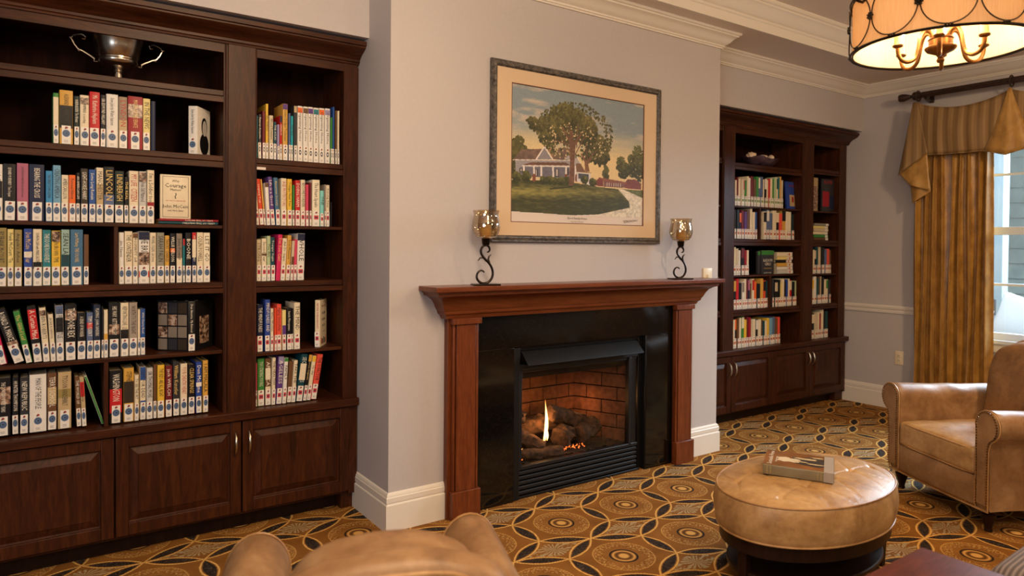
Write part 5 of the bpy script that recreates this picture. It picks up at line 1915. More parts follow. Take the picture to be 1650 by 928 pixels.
# the big tree
for cx, cy_, rx, ry, n in ((0.64, 0.56, 0.075, 0.13, 260), (0.56, 0.60, 0.07, 0.16, 240), (0.46, 0.74, 0.14, 0.13, 520), (0.38, 0.80, 0.12, 0.10, 380), (0.29, 0.71, 0.10, 0.09, 260),
                           (0.19, 0.70, 0.07, 0.05, 90), (0.15, 0.73, 0.05, 0.03, 40), (0.25, 0.61, 0.06, 0.06, 110), (0.31, 0.66, 0.05, 0.09, 120), (0.54, 0.70, 0.08, 0.12, 250), (0.67, 0.50, 0.05, 0.06, 110), (0.40, 0.62, 0.05, 0.07, 60)):
    foliage(cx, cy_, rx, ry, n, (50, 52, 30), (118, 112, 66), int(cx*1000+n), 0.0085)
for _ in range(520):
    a = rsd.rand()*2*pi
    r = 0.80+0.28*rsd.rand()
    x, y = 0.46+0.27*r*cos(a), 0.685+0.225*r*sin(a)
    if y < 0.48 and x < 0.5:
        continue
    m_ = ((uu_-x)**2+((vv_-y)/1.43)**2) < (0.0062*rsd.uniform(0.5, 1.4))**2
    k = rsd.rand()
    img[m_] = A3((52, 54, 32))*(1-k)+A3((110, 106, 62))*k
# sky gaps in the crown
rs_ = np.random.RandomState(12)
for _ in range(170):
    a = rs_.rand()*2*pi
    r = rs_.rand()**0.5
    x, y = 0.45+0.24*r*cos(a), 0.60+0.16*r*sin(a)
    m_ = ((uu_-x)**2+((vv_-y)/1.43)**2) < (0.0042*rs_.uniform(0.5, 1.3))**2
    img[m_] = (214, 190, 150)
TRK = (112, 78, 62)
paint('trunk', TRK, 0.5)
paint('br1', TRK, 0.4)
paint('br2', TRK, 0.4)
paint('trunk2', (120, 84, 64), 0.3)
for q in (((0.425, 0.50), (0.33, 0.66)), ((0.43, 0.52), (0.40, 0.74)), ((0.45, 0.50), (0.52, 0.66)), ((0.40, 0.58), (0.30, 0.60)), ((0.46, 0.56), (0.47, 0.76)), ((0.54, 0.46), (0.62, 0.56)), ((0.545, 0.44), (0.53, 0.60))):
    segline(q[0], q[1], 0.0034, (104, 76, 58))
segline((0.27, 0.205), (0.43, 0.235), 0.004, (50, 54, 34))
img *= (1+(np.random.RandomState(3).rand(H_, W_)-0.5)*0.12)[..., None]
a_ = np.clip(img/255.0, 0, 1)
lin_ = np.where(a_ <= 0.04045, a_/12.92, ((a_+0.055)/1.055)**2.4)
gx = mx0+0.004+(mx1-mx0-0.008)*uu_-2.845
gz = 1.690+(mz1-0.004-1.690)*vv_-2.04
co = np.stack([gx, np.full_like(gx, -0.0100), gz], -1).reshape(-1, 3)
idx = np.arange(W_*H_).reshape(H_, W_)
fa = np.stack([idx[:-1, :-1], idx[:-1, 1:], idx[1:, 1:], idx[1:, :-1]], -1).reshape(-1, 4)
me = bpy.data.meshes.new('printed_landscape')
me.vertices.add(len(co))
me.vertices.foreach_set('co', co.ravel())
me.loops.add(fa.size)
me.loops.foreach_set('vertex_index', fa.ravel())
me.polygons.add(len(fa))
me.polygons.foreach_set('loop_start', np.arange(0, fa.size, 4))
me.update()
me.validate()
ca = me.color_attributes.new('paint', 'FLOAT_COLOR', 'POINT')
ca.data.foreach_set('color', np.concatenate([lin_.reshape(-1, 3), np.ones((W_*H_, 1))], 1).ravel())
me.materials.append(M['print'])
o = bpy.data.objects.new('printed_landscape', me)
COL.objects.link(o)
o.parent = pt
text('print_caption', 'Good Family Home', 0.022, 'ink', pt, (2.805-2.845, -0.0125, 1.672-2.04), (pi/2, 0, 0), 0.16, None)
text('print_caption', 'Cary, North Carolina', 0.012, 'ink', pt, (2.805-2.845, -0.0125, 1.651-2.04), (pi/2, 0, 0), 0.12, None)
sg_ = []
for i in range(60):
    f = i/59
    sg_.append((3.20+0.13*f-2.845+0.006*sin(i*1.9), -0.0125, 1.668-2.04+0.010*sin(i*1.15)*(1-0.5*f)+0.012*(f-0.5)))
obj('signature', MB().tube(sg_, 0.0007, 4), 'ink', pt, world=False)

# ------------------------------------------------------------------ candle holders
def spiral(c, r0, r1, a0, a1, n=26):
    return [(c[0]+(r0+(r1-r0)*i/n)*cos(a0+(a1-a0)*i/n), 0, c[1]+(r0+(r1-r0)*i/n)*sin(a0+(a1-a0)*i/n)) for i in range(n+1)]


def candle_holder(label, x, y, candle):
    t_ = thing('candle_holder', label, 'candle holder', (x, y, 1.281), rad(-18), 'scrolled iron candle holders on the mantel')
    obj('base_plate', MB().rbox((0, 0, 0.004), (0.075, 0.046, 0.004), 0.002, 2, 2), 'iron', t_, world=False)
    # scrolled stem: big lower curl sweeping up to a small upper curl
    low = spiral((-0.012, 0.052), 0.020, 0.048, rad(35), rad(35)+rad(235), 22)      # curl, ends at the bottom
    path = [(-0.008, 0, 0.070), (-0.016, 0, 0.078), (-0.030, 0, 0.080), (-0.045, 0, 0.068), (-0.051, 0, 0.048), (-0.044, 0, 0.028), (-0.026, 0, 0.013), (-0.004, 0, 0.010),
            (0.020, 0, 0.020), (0.036, 0, 0.042), (0.040, 0, 0.070), (0.032, 0, 0.100), (0.014, 0, 0.126), (-0.008, 0, 0.148), (-0.024, 0, 0.170), (-0.028, 0, 0.192),
            (-0.018, 0, 0.212), (0.000, 0, 0.220), (0.016, 0, 0.212), (0.022, 0, 0.196), (0.016, 0, 0.184), (0.006, 0, 0.182)]
    # smooth with catmull-rom
    P_ = [Vector(p) for p in path]
    out = []
    for i in range(len(P_)-1):
        p0, p1, p2, p3 = P_[max(0, i-1)], P_[i], P_[i+1], P_[min(len(P_)-1, i+2)]
        for k in range(4):
            f = k/4
            out.append(0.5*((2*p1)+(-p0+p2)*f+(2*p0-5*p1+4*p2-p3)*f*f+(-p0+3*p1-3*p2+p3)*f**3))
    out.append(P_[-1])
    rr = [0.0035+0.0035*min(1, i/18)*min(1, (len(out)-1-i)/14) for i in range(len(out))]
    mb = MB().tube(out, rr, 8)
    mb.tube([(0.022, 0, 0.118), (0.014, 0, 0.140), (0.018, 0, 0.158), (0.030, 0, 0.168)], [0.006, 0.006, 0.005, 0.0025], 8)
    mb.tube([(0.004, 0, 0.132), (-0.014, 0, 0.150), (-0.032, 0, 0.150), (-0.044, 0, 0.134)], [0.006, 0.005, 0.004, 0.0025], 8)
    obj('scroll_stem', mb, 'iron', t_, world=False)
    obj('cup', MB().lathe([(0.006, 0.214), (0.018, 0.220), (0.022, 0.232), (0.024, 0.252), (0.026, 0.256), (0.020, 0.257)], 20), 'iron', t_, world=False)
    gl = [(0.030, 0.257), (0.046, 0.262), (0.058, 0.268), (0.058, 0.274), (0.068, 0.284), (0.076, 0.303), (0.079, 0.322), (0.075, 0.350), (0.069, 0.375), (0.069, 0.395), (0.074, 0.411)]
    gi = [(r-0.0022, z) for r, z in gl[::-1]]
    obj('glass_shade', MB().lathe(gl+gi, 32, cap=False), 'smokeglass', t_, world=False, ang=60)
    rb = MB()
    for z, r in ((0.271, 0.0585), (0.283, 0.068)):
        rb.tube([(r*cos(2*pi*i/28), r*sin(2*pi*i/28), z) for i in range(28)], 0.0022, 6, closed=True)
    obj('glass_rib', rb, 'smokeglass', t_, world=False)
    if candle:
        c_ = obj('candle', MB().lathe([(0.001, 0.258), (0.031, 0.258), (0.031, 0.330), (0.028, 0.333), (0.004, 0.330)], 24), 'candlewax', None, world=False)
        c_.location = (x, y, 1.281)
        props(c_, 'short ivory candle standing in the ' + candle + ' glass shade', 'candle', 'candles in the mantel holders')
    return t_


M['candlewax'] = plain('candle_wax', (222, 188, 128), 0.5)
candle_holder('scrolled iron candle holder at the left end of the mantel', 2.068, 3.218, 'left')
candle_holder('scrolled iron candle holder at the right end of the mantel', 3.640, 3.218, 'right')

# ------------------------------------------------------------------ trophy
tr = thing('trophy_cup', 'tarnished silver two handled trophy cup on the top left shelf', 'trophy', (0.362, 3.88, 2.2785))
pr = [(0.001, 0), (0.040, 0.0), (0.042, 0.006), (0.036, 0.014), (0.024, 0.020), (0.022, 0.036), (0.028, 0.042), (0.020, 0.048), (0.030, 0.056), (0.056, 0.066), (0.078, 0.080), (0.086, 0.094), (0.086, 0.100), (0.080, 0.103), (0.084, 0.107), (0.084, 0.112), (0.087, 0.115), (0.100, 0.165), (0.114, 0.225), (0.124, 0.234), (0.120, 0.236), (0.105, 0.205)]
obj('cup_body', MB().lathe(pr, 40, cap=False), 'silver', tr, world=False, ang=40)
for sg in (-1, 1):
    pts = [(sg*0.086, 0, 0.088), (sg*0.100, 0, 0.084), (sg*0.100, 0, 0.098), (sg*0.118, 0, 0.110), (sg*0.150, 0, 0.128), (sg*0.164, 0, 0.132), (sg*0.180, 0, 0.152), (sg*0.194, 0, 0.180), (sg*0.186, 0, 0.194), (sg*0.170, 0, 0.202), (sg*0.150, 0, 0.206), (sg*0.136, 0, 0.196), (sg*0.140, 0, 0.184), (sg*0.150, 0, 0.186)]
    hb = MB().tube(pts, [0.005, 0.004, 0.007, 0.006, 0.006, 0.006, 0.005, 0.005, 0.005, 0.005, 0.005, 0.005, 0.005, 0.004], 8)
    hb.ball((sg*0.162, 0, 0.128), 0.007, 8).ball((sg*0.196, 0, 0.184), 0.007, 8)
    obj('handle', hb, 'silver', tr, world=False)

# ------------------------------------------------------------------ bowl of shells on the far case
bw = thing('decorative_bowl', 'shallow dark bowl of pale shells on the top shelf of the far bookcase', 'bowl', (5.41, 3.87, 2.2205), rad(6))
P = []
for i in range(9):
    f = i/8
    P.append([((0.03+0.23*f**0.8)*cos(2*pi*j/28), (0.02+0.10*f**0.8)*sin(2*pi*j/28), 0.002+0.075*f**2.2+0.010*f*sin(5*2*pi*j/28)) for j in range(28)])
for i in range(8, -1, -1):
    f = i/8
    P.append([((0.025+0.222*f**0.8)*cos(2*pi*j/28), (0.015+0.094*f**0.8)*sin(2*pi*j/28), 0.008+0.073*f**2.2+0.010*f*sin(5*2*pi*j/28)) for j in range(28)])
obj('bowl_body', MB().grid(P, closev=True), 'bowl', bw, world=False)
rnd = random.Random(8)
for i, (x, y, z, s_) in enumerate(((-0.135, 0.0, 0.075, 0.055), (-0.04, 0.045, 0.080, 0.042), (0.075, 0.03, 0.075, 0.048), (0.175, 0.01, 0.085, 0.040), (-0.01, -0.045, 0.066, 0.040))):
    prf = []
    for k in range(14):
        f = k/13
        prf.append((max(0.001, s_*0.75*sin(pi*f)**0.8*(1+0.10*sin(k*2.1))), s_*(f*2-1)))
    o = obj('sea_shell', MB().lathe(prf, 16), 'shell', None, world=False)
    o.location = (5.41+x, 3.87+y, 2.2205+z+0.012)
    o.rotation_euler = (rnd.uniform(0.9, 1.7), rnd.uniform(-0.3, 0.3), rnd.uniform(0, 3))
    props(o, 'pale spiral sea shell in the dark bowl, ' + ['leftmost', 'rear left', 'front right', 'rightmost', 'front centre'][i], 'shell', 'sea shells in the dark bowl')

# ------------------------------------------------------------------ curtains
def cloth_obj(name, P, mat, parent=None, label=None, cat=None, th=0.004):
    o = obj(name, MB().grid(P), mat, parent, ang=80)
    m_ = o.modifiers.new('thickness', 'SOLIDIFY')
    m_.thickness = th
    if label:
        props(o, label, cat)
    return o


def pleats(y0, y1, z0, z1, xc, seed, n=220):
    rs = random.Random(seed)
    ph = [rs.uniform(0, 6.28) for _ in range(4)]
    P = []
    for i in range(n+1):
        f = i/n
        col_ = []
        for j in range(15):
            g = j/14
            z = z1+(z0-z1)*g
            s_ = f*9.0
            wv = sin(2*pi*s_+ph[0]+0.5*sin(2*pi*f*2.3+ph[1])) + 0.22*sin(2*pi*s_*2.1+ph[2]+g*0.8)
            x = xc+0.034*wv*(0.75+0.35*g)+0.006*sin(9*g+f*12)
            y = y0+(y1-y0)*f+0.016*cos(2*pi*s_+ph[0])+0.008*sin(g*5+f*20)-0.02*(f-0.5)*sin(pi*g)*0.4
            col_.append((x, y, z))
        P.append(col_)
    return P


cloth_obj('curtain', pleats(3.075, 2.455, 0.012, 2.55, 6.565, 3), 'curtain', None, 'gold silk curtain hanging in pleats left of the window', 'curtain')
cloth_obj('curtain', pleats(1.22, 0.62, 0.012, 2.55, 6.565, 5), 'curtain', None, 'gold silk curtain on the near side of the window beyond the armchair', 'curtain')
# rod
rd = thing('curtain_rod', 'dark fluted wooden curtain rod with turned finial on the right wall', 'curtain rod', (6.52, 1.9, 2.868))
mb = MB()
n = 24
prof = []
for yy in (3.02, 0.55):
    prof.append([(6.52+(0.023+0.0025*(j % 2))*cos(2*pi*j/n), yy, 2.868+(0.023+0.0025*(j % 2))*sin(2*pi*j/n)) for j in range(n)])
mb.grid(prof, closev=True)
mb.face([n+j for j in range(n)])
mb.face(list(range(n))[::-1])
obj('pole', mb, 'rodwood', rd, ang=20, fix=True)


def ylathe(prof, c, n=20):
    m_ = MB().lathe(prof, n)
    m_.v = [(c[0]+x, c[1]+z, c[2]+y) for x, y, z in m_.v]
    return m_


for y_, sg in ((3.02, 1), (0.55, -1)):
    pr = [(0.026, 0), (0.030, 0.004), (0.030, 0.012), (0.024, 0.018), (0.034, 0.026), (0.038, 0.040), (0.034, 0.054), (0.020, 0.064), (0.014, 0.076), (0.018, 0.090), (0.030, 0.120), (0.036, 0.150), (0.033, 0.176), (0.024, 0.180)]
    obj('finial', ylathe([(r, sg*z) for r, z in pr], (6.52, y_, 2.868)), 'rodwood', rd, fix=True)
for y_ in (2.98, 0.75):
    mb = MB().tube([(6.66, y_, 2.84), (6.60, y_, 2.825), (6.53, y_, 2.838)], 0.012, 8)
    mb.rbox((6.652, y_, 2.85), (0.008, 0.02, 0.04), 0.004, 2, 2)
    obj('bracket', mb, 'rodwood', rd)
for y_ in (3.035, 2.318, 1.60, 0.9):
    mb = MB().tube([(6.52+0.040*cos(2*pi*i/24), y_, 2.862+0.044*sin(2*pi*i/24)) for i in range(24)], 0.007, 8, closed=True)
    obj('ring', mb, 'rodwood', rd)

# valance: striped swags between rings, gold horns below each ring and a folded tail at the end
vl = thing('valance', 'striped gold swag valance with folded tail hanging from the rod', 'valance', (6.50, 2.3, 2.8))


def swag(y0, y1, ztop, dip, zb0, zb1, xx=6.50):
    P = []
    N = 40
    for i in range(N+1):
        f = i/N
        y = y0+(y1-y0)*f
        zt = ztop-dip*sin(pi*f)**0.75
        zb = zb0+(zb1-zb0)*f-0.006*sin(pi*f)
        row = []
        for j in range(13):
            g = j/12
            bulge = -0.030*sin(pi*g)*sin(pi*f)-0.008*sin(2*pi*f*5)*g
            row.append((xx+bulge, y, zt+(zb-zt)*g))
        P.append(row)
    return P


cloth_obj('swag', swag(3.030, 2.318, 2.803, 0.088, 2.336, 2.318), 'stripe', vl)
cloth_obj('swag', swag(2.318, 1.600, 2.803, 0.088, 2.318, 2.318), 'stripe', vl)
cloth_obj('swag', swag(1.600, 0.900, 2.803, 0.088, 2.318, 2.336), 'stripe', vl)
for yr in (2.318, 1.600):
    P = []
    for i in range(25):
        f = i/24*2-1
        row = []
        for j in range(14):
            g = j/13
            hw = 0.012+0.168*g**1.1
            zb = 2.262+0.055*abs(f)**0.9
            row.append((6.482-0.055*(1-f*f)*g**0.8-0.006*cos(f*9)*g, yr+hw*f, 2.803+(zb-2.803)*g))
        P.append(row)
    cloth_obj('horn', P, 'lining', vl)
    tr_ = MB().tube([(6.482-0.055*(1-(i/24*2-1)**2)-0.003, yr+0.18*(i/24*2-1), 2.262+0.055*abs(i/24*2-1)**0.9-0.002) for i in range(25)], 0.0045, 6)
    obj('cord_trim', tr_, 'stripe', vl)
mb = MB()
for a, b, c, d in ((3.030, 2.500, 2.336, 2.320), (2.136, 1.78, 2.318, 2.318)):
    mb.tube([(6.495-0.03*0-0.008*sin(2*pi*i/20*5*(a-b)/0.7), a+(b-a)*i/20, c+(d-c)*i/20-0.007*sin(pi*i/20)) for i in range(21)], 0.0045, 6)
obj('cord_trim', mb, 'stripe', vl)
# jabot: zigzag folded tail
def tail(P4, mat, xo, name='tail'):
    """P4: four (y, z) corners: top a, top b, bottom b, bottom a; slightly folded"""
    a, b, c, d = P4
    P = []
    for i in range(17):
        f = i/16
        row = []
        for j in range(15):
            g = j/14
            yt_, zt_ = a[0]+(b[0]-a[0])*f, a[1]+(b[1]-a[1])*f
            yb_, zb_ = d[0]+(c[0]-d[0])*f, d[1]+(c[1]-d[1])*f
            row.append((xo-0.020*sin(pi*f)*g-0.010*sin(f*7)*g, yt_+(yb_-yt_)*g, zt_+(zb_-zt_)*g))
        P.append(row)
    return cloth_obj(name, P, mat, vl)


tail([(3.055, 2.80), (3.015, 2.80), (2.925, 2.345), (3.172, 2.160)], 'stripe', 6.470)
tail([(3.165, 2.175), (2.935, 2.345), (2.905, 2.010), (3.075, 2.070)], 'lining', 6.478, 'tail_lining')
tail([(3.085, 2.12), (2.945, 2.30), (2.905, 2.005), (3.060, 1.902)], 'lining', 6.500, 'tail_lining')
tail([(3.140, 2.40), (3.02, 2.45), (3.02, 2.12), (3.165, 2.158)], 'stripe', 6.515)

# ------------------------------------------------------------------ chandelier
CXc, CYc, CZ = 2.99, 1.31, 2.295
ch = thing('chandelier', 'drum shade chandelier with iron ovals and candle arms, upper right', 'chandelier', (CXc, CYc, CZ))
HD, RD = 0.215, 0.318
sh = MB()
n = 72
for_r = [(RD, 0.008), (RD, HD-0.008), (RD-0.003, HD-0.008), (RD-0.003, 0.008)]
sh.grid([[(r*cos(2*pi*j/n), r*sin(2*pi*j/n), z) for j in range(n)] for r, z in for_r], closeu=True, closev=True)
obj('drum_shade', sh, 'shade', ch, world=False, ang=40)
mb = MB()
for z in (0.004, HD):
    mb.tube([(0.326*cos(2*pi*j/n), 0.326*sin(2*pi*j/n), z) for j in range(n)], 0.0046, 8, closed=True)
    mb.tube([(0.316*cos(2*pi*j/n), 0.316*sin(2*pi*j/n), z) for j in range(n)], 0.004, 6, closed=True)
obj('rim', mb, 'iron', ch, world=False)
NO = 11
for k in range(NO):
    a0 = 2*pi*(k+0.35)/NO
    hw = pi/NO*0.965
    pts = []
    for j in range(36):
        t_ = 2*pi*j/36
        aa = a0+hw*cos(t_)
        pts.append((0.329*cos(aa), 0.329*sin(aa), HD/2+0.002+(HD/2-0.010)*sin(t_)))
    ov = obj('iron_oval', MB().tube(pts, 0.0026, 6, closed=True), 'iron', ch, world=False)
    aj = a0+pi/NO
    mb = MB()
    c_ = (0.333*cos(aj), 0.333*sin(aj), HD/2)
    mb.ball(c_, 0.0075, 8)
    for q in range(7):
        mb.ball((c_[0]-sin(aj)*0.011*cos(q*2*pi/7), c_[1]+cos(aj)*0.011*cos(q*2*pi/7), c_[2]+0.011*sin(q*2*pi/7)), 0.0058, 6)
    obj('rosette', mb, 'iron', ch, world=False)
    mb = MB()
    for z in (0.010, HD-0.008):
        for dq in (-0.030, 0.0, 0.030):
            mb.ball((0.331*cos(a0+dq), 0.331*sin(a0+dq), z), 0.0052 if dq else 0.004, 6)
    obj('bead_cluster', mb, 'iron', ch, world=False)
for k in range(4):
    a = 2*pi*k/4+rad(153)
    u_ = Vector((cos(a), sin(a), 0))
    pts = [u_*0.326+Vector((0, 0, HD-0.03)), u_*0.340+Vector((0, 0, HD-0.045)), u_*0.362+Vector((0, 0, HD-0.040)), u_*0.378+Vector((0, 0, HD-0.012)), u_*0.372+Vector((0, 0, HD+0.012)), u_*0.356+Vector((0, 0, HD+0.016)), u_*0.350+Vector((0, 0, HD+0.004))]
    obj('scroll_hook', MB().tube(pts, 0.0058, 8), 'iron', ch, world=False)
mb = MB()
for k in range(4):
    a = 2*pi*k/4+rad(153)
    mb.tube([(0.32*cos(a), 0.32*sin(a), HD-0.004), (0.02*cos(a), 0.02*sin(a), HD+0.004)], 0.004, 6)
obj('spider_frame', mb, 'iron', ch, world=False)
hub = [(0.001, -0.052), (0.011, -0.050), (0.015, -0.042), (0.010, -0.031), (0.006, -0.027), (0.020, -0.018), (0.048, -0.006), (0.056, 0.004), (0.056, 0.010), (0.046, 0.014), (0.042, 0.018), (0.042, 0.038), (0.046, 0.042), (0.040, 0.050), (0.014, 0.056), (0.011, 0.064), (0.011, 0.26), (0.011, 0.50), (0.001, 0.50)]
obj('hub_and_stem', MB().lathe([(r, z) for r, z in hub], 28), 'bronze', ch, world=False, ang=40)
obj('canopy', MB().lathe([(0.001, 0.955), (0.07, 0.955), (0.066, 0.935), (0.03, 0.915), (0.010, 0.905), (0.001, 0.90)], 28), 'iron', ch, world=False, fix=True)
mb = MB()
z_ = 0.50
k = 0
while z_ < 0.90:
    pts = []
    for j in range(14):
        t_ = 2*pi*j/14
        q = (0.011*cos(t_), 0, z_+0.02+0.024*sin(t_))
        pts.append(q if k % 2 else (0, q[0], q[2]))
    mb.tube(pts, 0.003, 6, closed=True)
    z_ += 0.038
    k += 1
obj('chain', mb, 'iron', ch, world=False)
for k in range(6):
    a = 2*pi*k/6+rad(22)
    u_ = Vector((cos(a), sin(a), 0))
    raw = [(0.030, 0.034), (0.036, 0.062), (0.050, 0.076), (0.068, 0.070), (0.080, 0.044), (0.086, 0.006), (0.098, -0.032), (0.124, -0.048), (0.150, -0.040), (0.164, -0.016), (0.166, 0.010)]
    P_ = [u_*r+Vector((0, 0, z)) for r, z in raw]
    out = []
    for i in range(len(P_)-1):
        p0, p1, p2, p3 = P_[max(0, i-1)], P_[i], P_[i+1], P_[min(len(P_)-1, i+2)]
        for q in range(3):
            f = q/3
            out.append(0.5*((2*p1)+(-p0+p2)*f+(2*p0-5*p1+4*p2-p3)*f*f+(-p0+3*p1-3*p2+p3)*f**3))
    out.append(P_[-1])
    ar = obj('arm', MB().tube(out, 0.0078, 10), 'bronze', ch, world=False)
    e_ = u_*0.166
    mb = MB().lathe([(0.006, 0.006), (0.018, 0.012), (0.020, 0.018), (0.015, 0.022)], 16, (e_.x, e_.y, 0))
    obj('drip_cup', mb, 'bronze', ar, world=False)
    mb = MB().lathe([(0.0165, 0.020), (0.014, 0.028), (0.0125, 0.086), (0.0125, 0.090)], 16, (e_.x, e_.y, 0))
    obj('candle_sleeve', mb, 'candlewax', ar, world=False)
    mb = MB().lathe([(0.005, 0.090), (0.012, 0.100), (0.0145, 0.112), (0.011, 0.128), (0.003, 0.148)], 14, (e_.x, e_.y, 0))
    obj('bulb', mb, 'bulb', ar, world=False)
    point('chandelier_bulb_light', (CXc+e_.x*1.02, CYc+e_.y*1.02, CZ+0.120), 12.0, (1.0, 0.72, 0.42), 0.022)

# ------------------------------------------------------------------ oval ottoman
OX, OY = 2.965, 1.850
ot = thing('ottoman', 'oval button tufted tan leather ottoman on dark wooden legs', 'ottoman', (OX, OY, 0), 0)
RX, RY = 0.487, 0.326
btn = [(x, y) for y in (-0.112, 0.112) for x in (-0.36, -0.18, 0.0, 0.18, 0.36)]
segs = []
for i in range(len(btn)):
    for j in range(i+1, len(btn)):
        if math.hypot(btn[i][0]-btn[j][0], btn[i][1]-btn[j][1]) < 0.2:
            segs.append((btn[i], btn[j]))
for x, y in btn:
    for dx_ in (-0.075, 0.075):
        q = (x+dx_, y+math.copysign(0.16, y))
        k_ = math.hypot(q[0]/RX, q[1]/RY)
        segs.append(((x, y), (q[0]/k_, q[1]/k_)))
    if abs(x) < 0.35:
        segs.append(((x, y), (x+0.09, 0)))
        segs.append(((x, y), (x-0.09, 0)))
for sx_ in (-1, 1):
    for sy_ in (-1, 1):
        segs.append(((sx_*0.36, sy_*0.112), (sx_*0.470, sy_*0.03)))


def top_h(x, y):
    r = math.hypot(x/RX, y/RY)
    z = 0.432+0.040*(1-r**3.4)
    for bx_, by_ in btn:
        d = math.hypot(x-bx_, y-by_)
        if d < 0.2:
            z -= 0.014*math.exp(-(d/0.013)**2)+0.002*math.exp(-(d/0.04)**2)
    for (ax_, ay_), (bx_, by_) in segs:
        dx, dy = bx_-ax_, by_-ay_
        L2 = dx*dx+dy*dy
        t_ = max(0, min(1, ((x-ax_)*dx+(y-ay_)*dy)/L2))
        ox_ = 0.008*sin(pi*t_)
        L_ = math.sqrt(L2)
        d = math.hypot(x-ax_-t_*dx+ox_*dy/L_, y-ay_-t_*dy-ox_*dx/L_)
        if d < 0.02:
            z -= 0.0042*math.exp(-(d/0.0050)**2)*(1-0.45*t_)
    return z


P = []
NR, NA = 72, 200
for i in range(NR+1):
    f = 0.001+0.998*(i/NR)
    P.append([(RX*f*cos(2*pi*j/NA), RY*f*sin(2*pi*j/NA), top_h(RX*f*cos(2*pi*j/NA), RY*f*sin(2*pi*j/NA))) for j in range(NA)])
for f in range(1, 15):
    g = f/14
    o_ = 0.016*sin(pi*g)**0.7
    P.append([((RX+o_+0.0008*sin(j*0.35+g*3))*cos(2*pi*j/NA), (RY+o_+0.0012*sin(j*0.35+g*3))*sin(2*pi*j/NA), 0.430-0.158*g) for j in range(NA)])
obj('cushion', MB().grid(P, closev=True), 'leather', ot, world=False, ang=80)
for z in (0.431, 0.271):
    obj('piping', MB().tube([((RX+0.002)*cos(2*pi*j/110), (RY+0.002)*sin(2*pi*j/110), z) for j in range(110)], 0.0045, 8, closed=True), 'piping', ot, world=False)
for bx_, by_ in btn:
    o = obj('button', MB().ball((bx_, by_, top_h(bx_, by_)+0.003), 0.011, 12, sc=(1, 1, 0.5)), 'leather', ot, world=False)


def oval(prof, n=72):
    return MB().grid([[((RX-q)*cos(2*pi*j/n), (RY-q)*sin(2*pi*j/n), z) for j in range(n)] for q, z in prof], closeu=True, closev=True)


obj('apron', oval([(0.036, 0.205), (0.012, 0.205), (0.012, 0.268), (0.036, 0.268)]), 'espresso', ot, world=False)
for a in (178, 324, 12, 98):
    a = rad(a)
    c_ = Vector(((RX-0.050)*cos(a), (RY-0.045)*sin(a)))
    mb = MB()
    for z, hw in ((0.0, 0.016), (0.262, 0.024)):
        for su, sv in ((-1, -1), (1, -1), (1, 1), (-1, 1)):
            mb.v.append((c_.x+su*hw, c_.y+sv*hw, z))
    for q in ((0, 3, 2, 1), (4, 5, 6, 7), (0, 1, 5, 4), (1, 2, 6, 5), (2, 3, 7, 6), (3, 0, 4, 7)):
        mb.face(q)
    obj('leg', mb, 'espresso', ot, world=False, bev=0.003)
mb = oval([(0.05, 0.085), (0.045, 0.090), (0.045, 0.104), (0.05, 0.108)])
mb.face([j for j in range(72)][::-1])
mb.face([3*72+j for j in range(72)])
obj('lower_shelf', mb, 'espresso', ot, world=False)

# big picture book on the ottoman
A_ = Vector((2.742, 1.927))
B_ = Vector((2.896, 1.664))
dd_ = (B_-A_).normalized()
ang_ = math.atan2(dd_.y, dd_.x)
bk = thing('book', 'thick brown picture book lying flat on the oval leather ottoman', 'book', (A_.x, A_.y, 0.4745), ang_)
bk.rotation_euler = (rad(1.0), rad(0.5), ang_)
LB, DB, TB = 0.296, 0.232, 0.044
M['bookcover'] = plain('dust_jacket_brown', (128, 86, 52), 0.2, vary=0.25, scale=9)
M['bookspine'] = plain('dust_jacket_olive', (124, 112, 84), 0.25, vary=0.1, scale=14)
obj('front_board', B(0, LB, 0, DB, TB-0.003, TB), 'bookcover', bk, world=False, smooth=False, bev=0.0008)
obj('back_board', B(0, LB, 0, DB, 0, 0.003), 'bookspine', bk, world=False, smooth=False, bev=0.0008)
obj('spine', MB().rbox((LB/2, -0.001, TB/2), (LB/2, 0.005, TB/2), 0.003, 2, 2), 'bookspine', bk, world=False)
obj('pages', B(0.004, LB-0.004, 0.004, DB-0.006, 0.003, TB-0.003), 'page', bk, world=False, smooth=False)
obj('cover_band', B(LB-0.042, LB-0.002, -0.0066, DB-0.001, TB-0.001, TB+0.0006), cover('warm grey'), bk, world=False, smooth=False)
obj('spine_band', B(LB-0.042, LB-0.002, -0.0068, -0.001, 0.001, TB), cover('warm grey'), bk, world=False, smooth=False)
rnd = random.Random(11)


def splash(cx, cy_, rx, ry, seed, z, n=40):
    m_ = MB()
    k_ = []
    for i in range(n):
        t_ = 2*pi*i/n
        r = 1+0.45*mnoise.noise(Vector((cos(t_)*1.6, sin(t_)*1.6, seed)))+0.25*mnoise.noise(Vector((cos(t_)*5, sin(t_)*5, seed)))
        m_.v.append((cx+rx*r*cos(t_), cy_+ry*r*sin(t_), z))
    m_.face(range(n))
    return m_


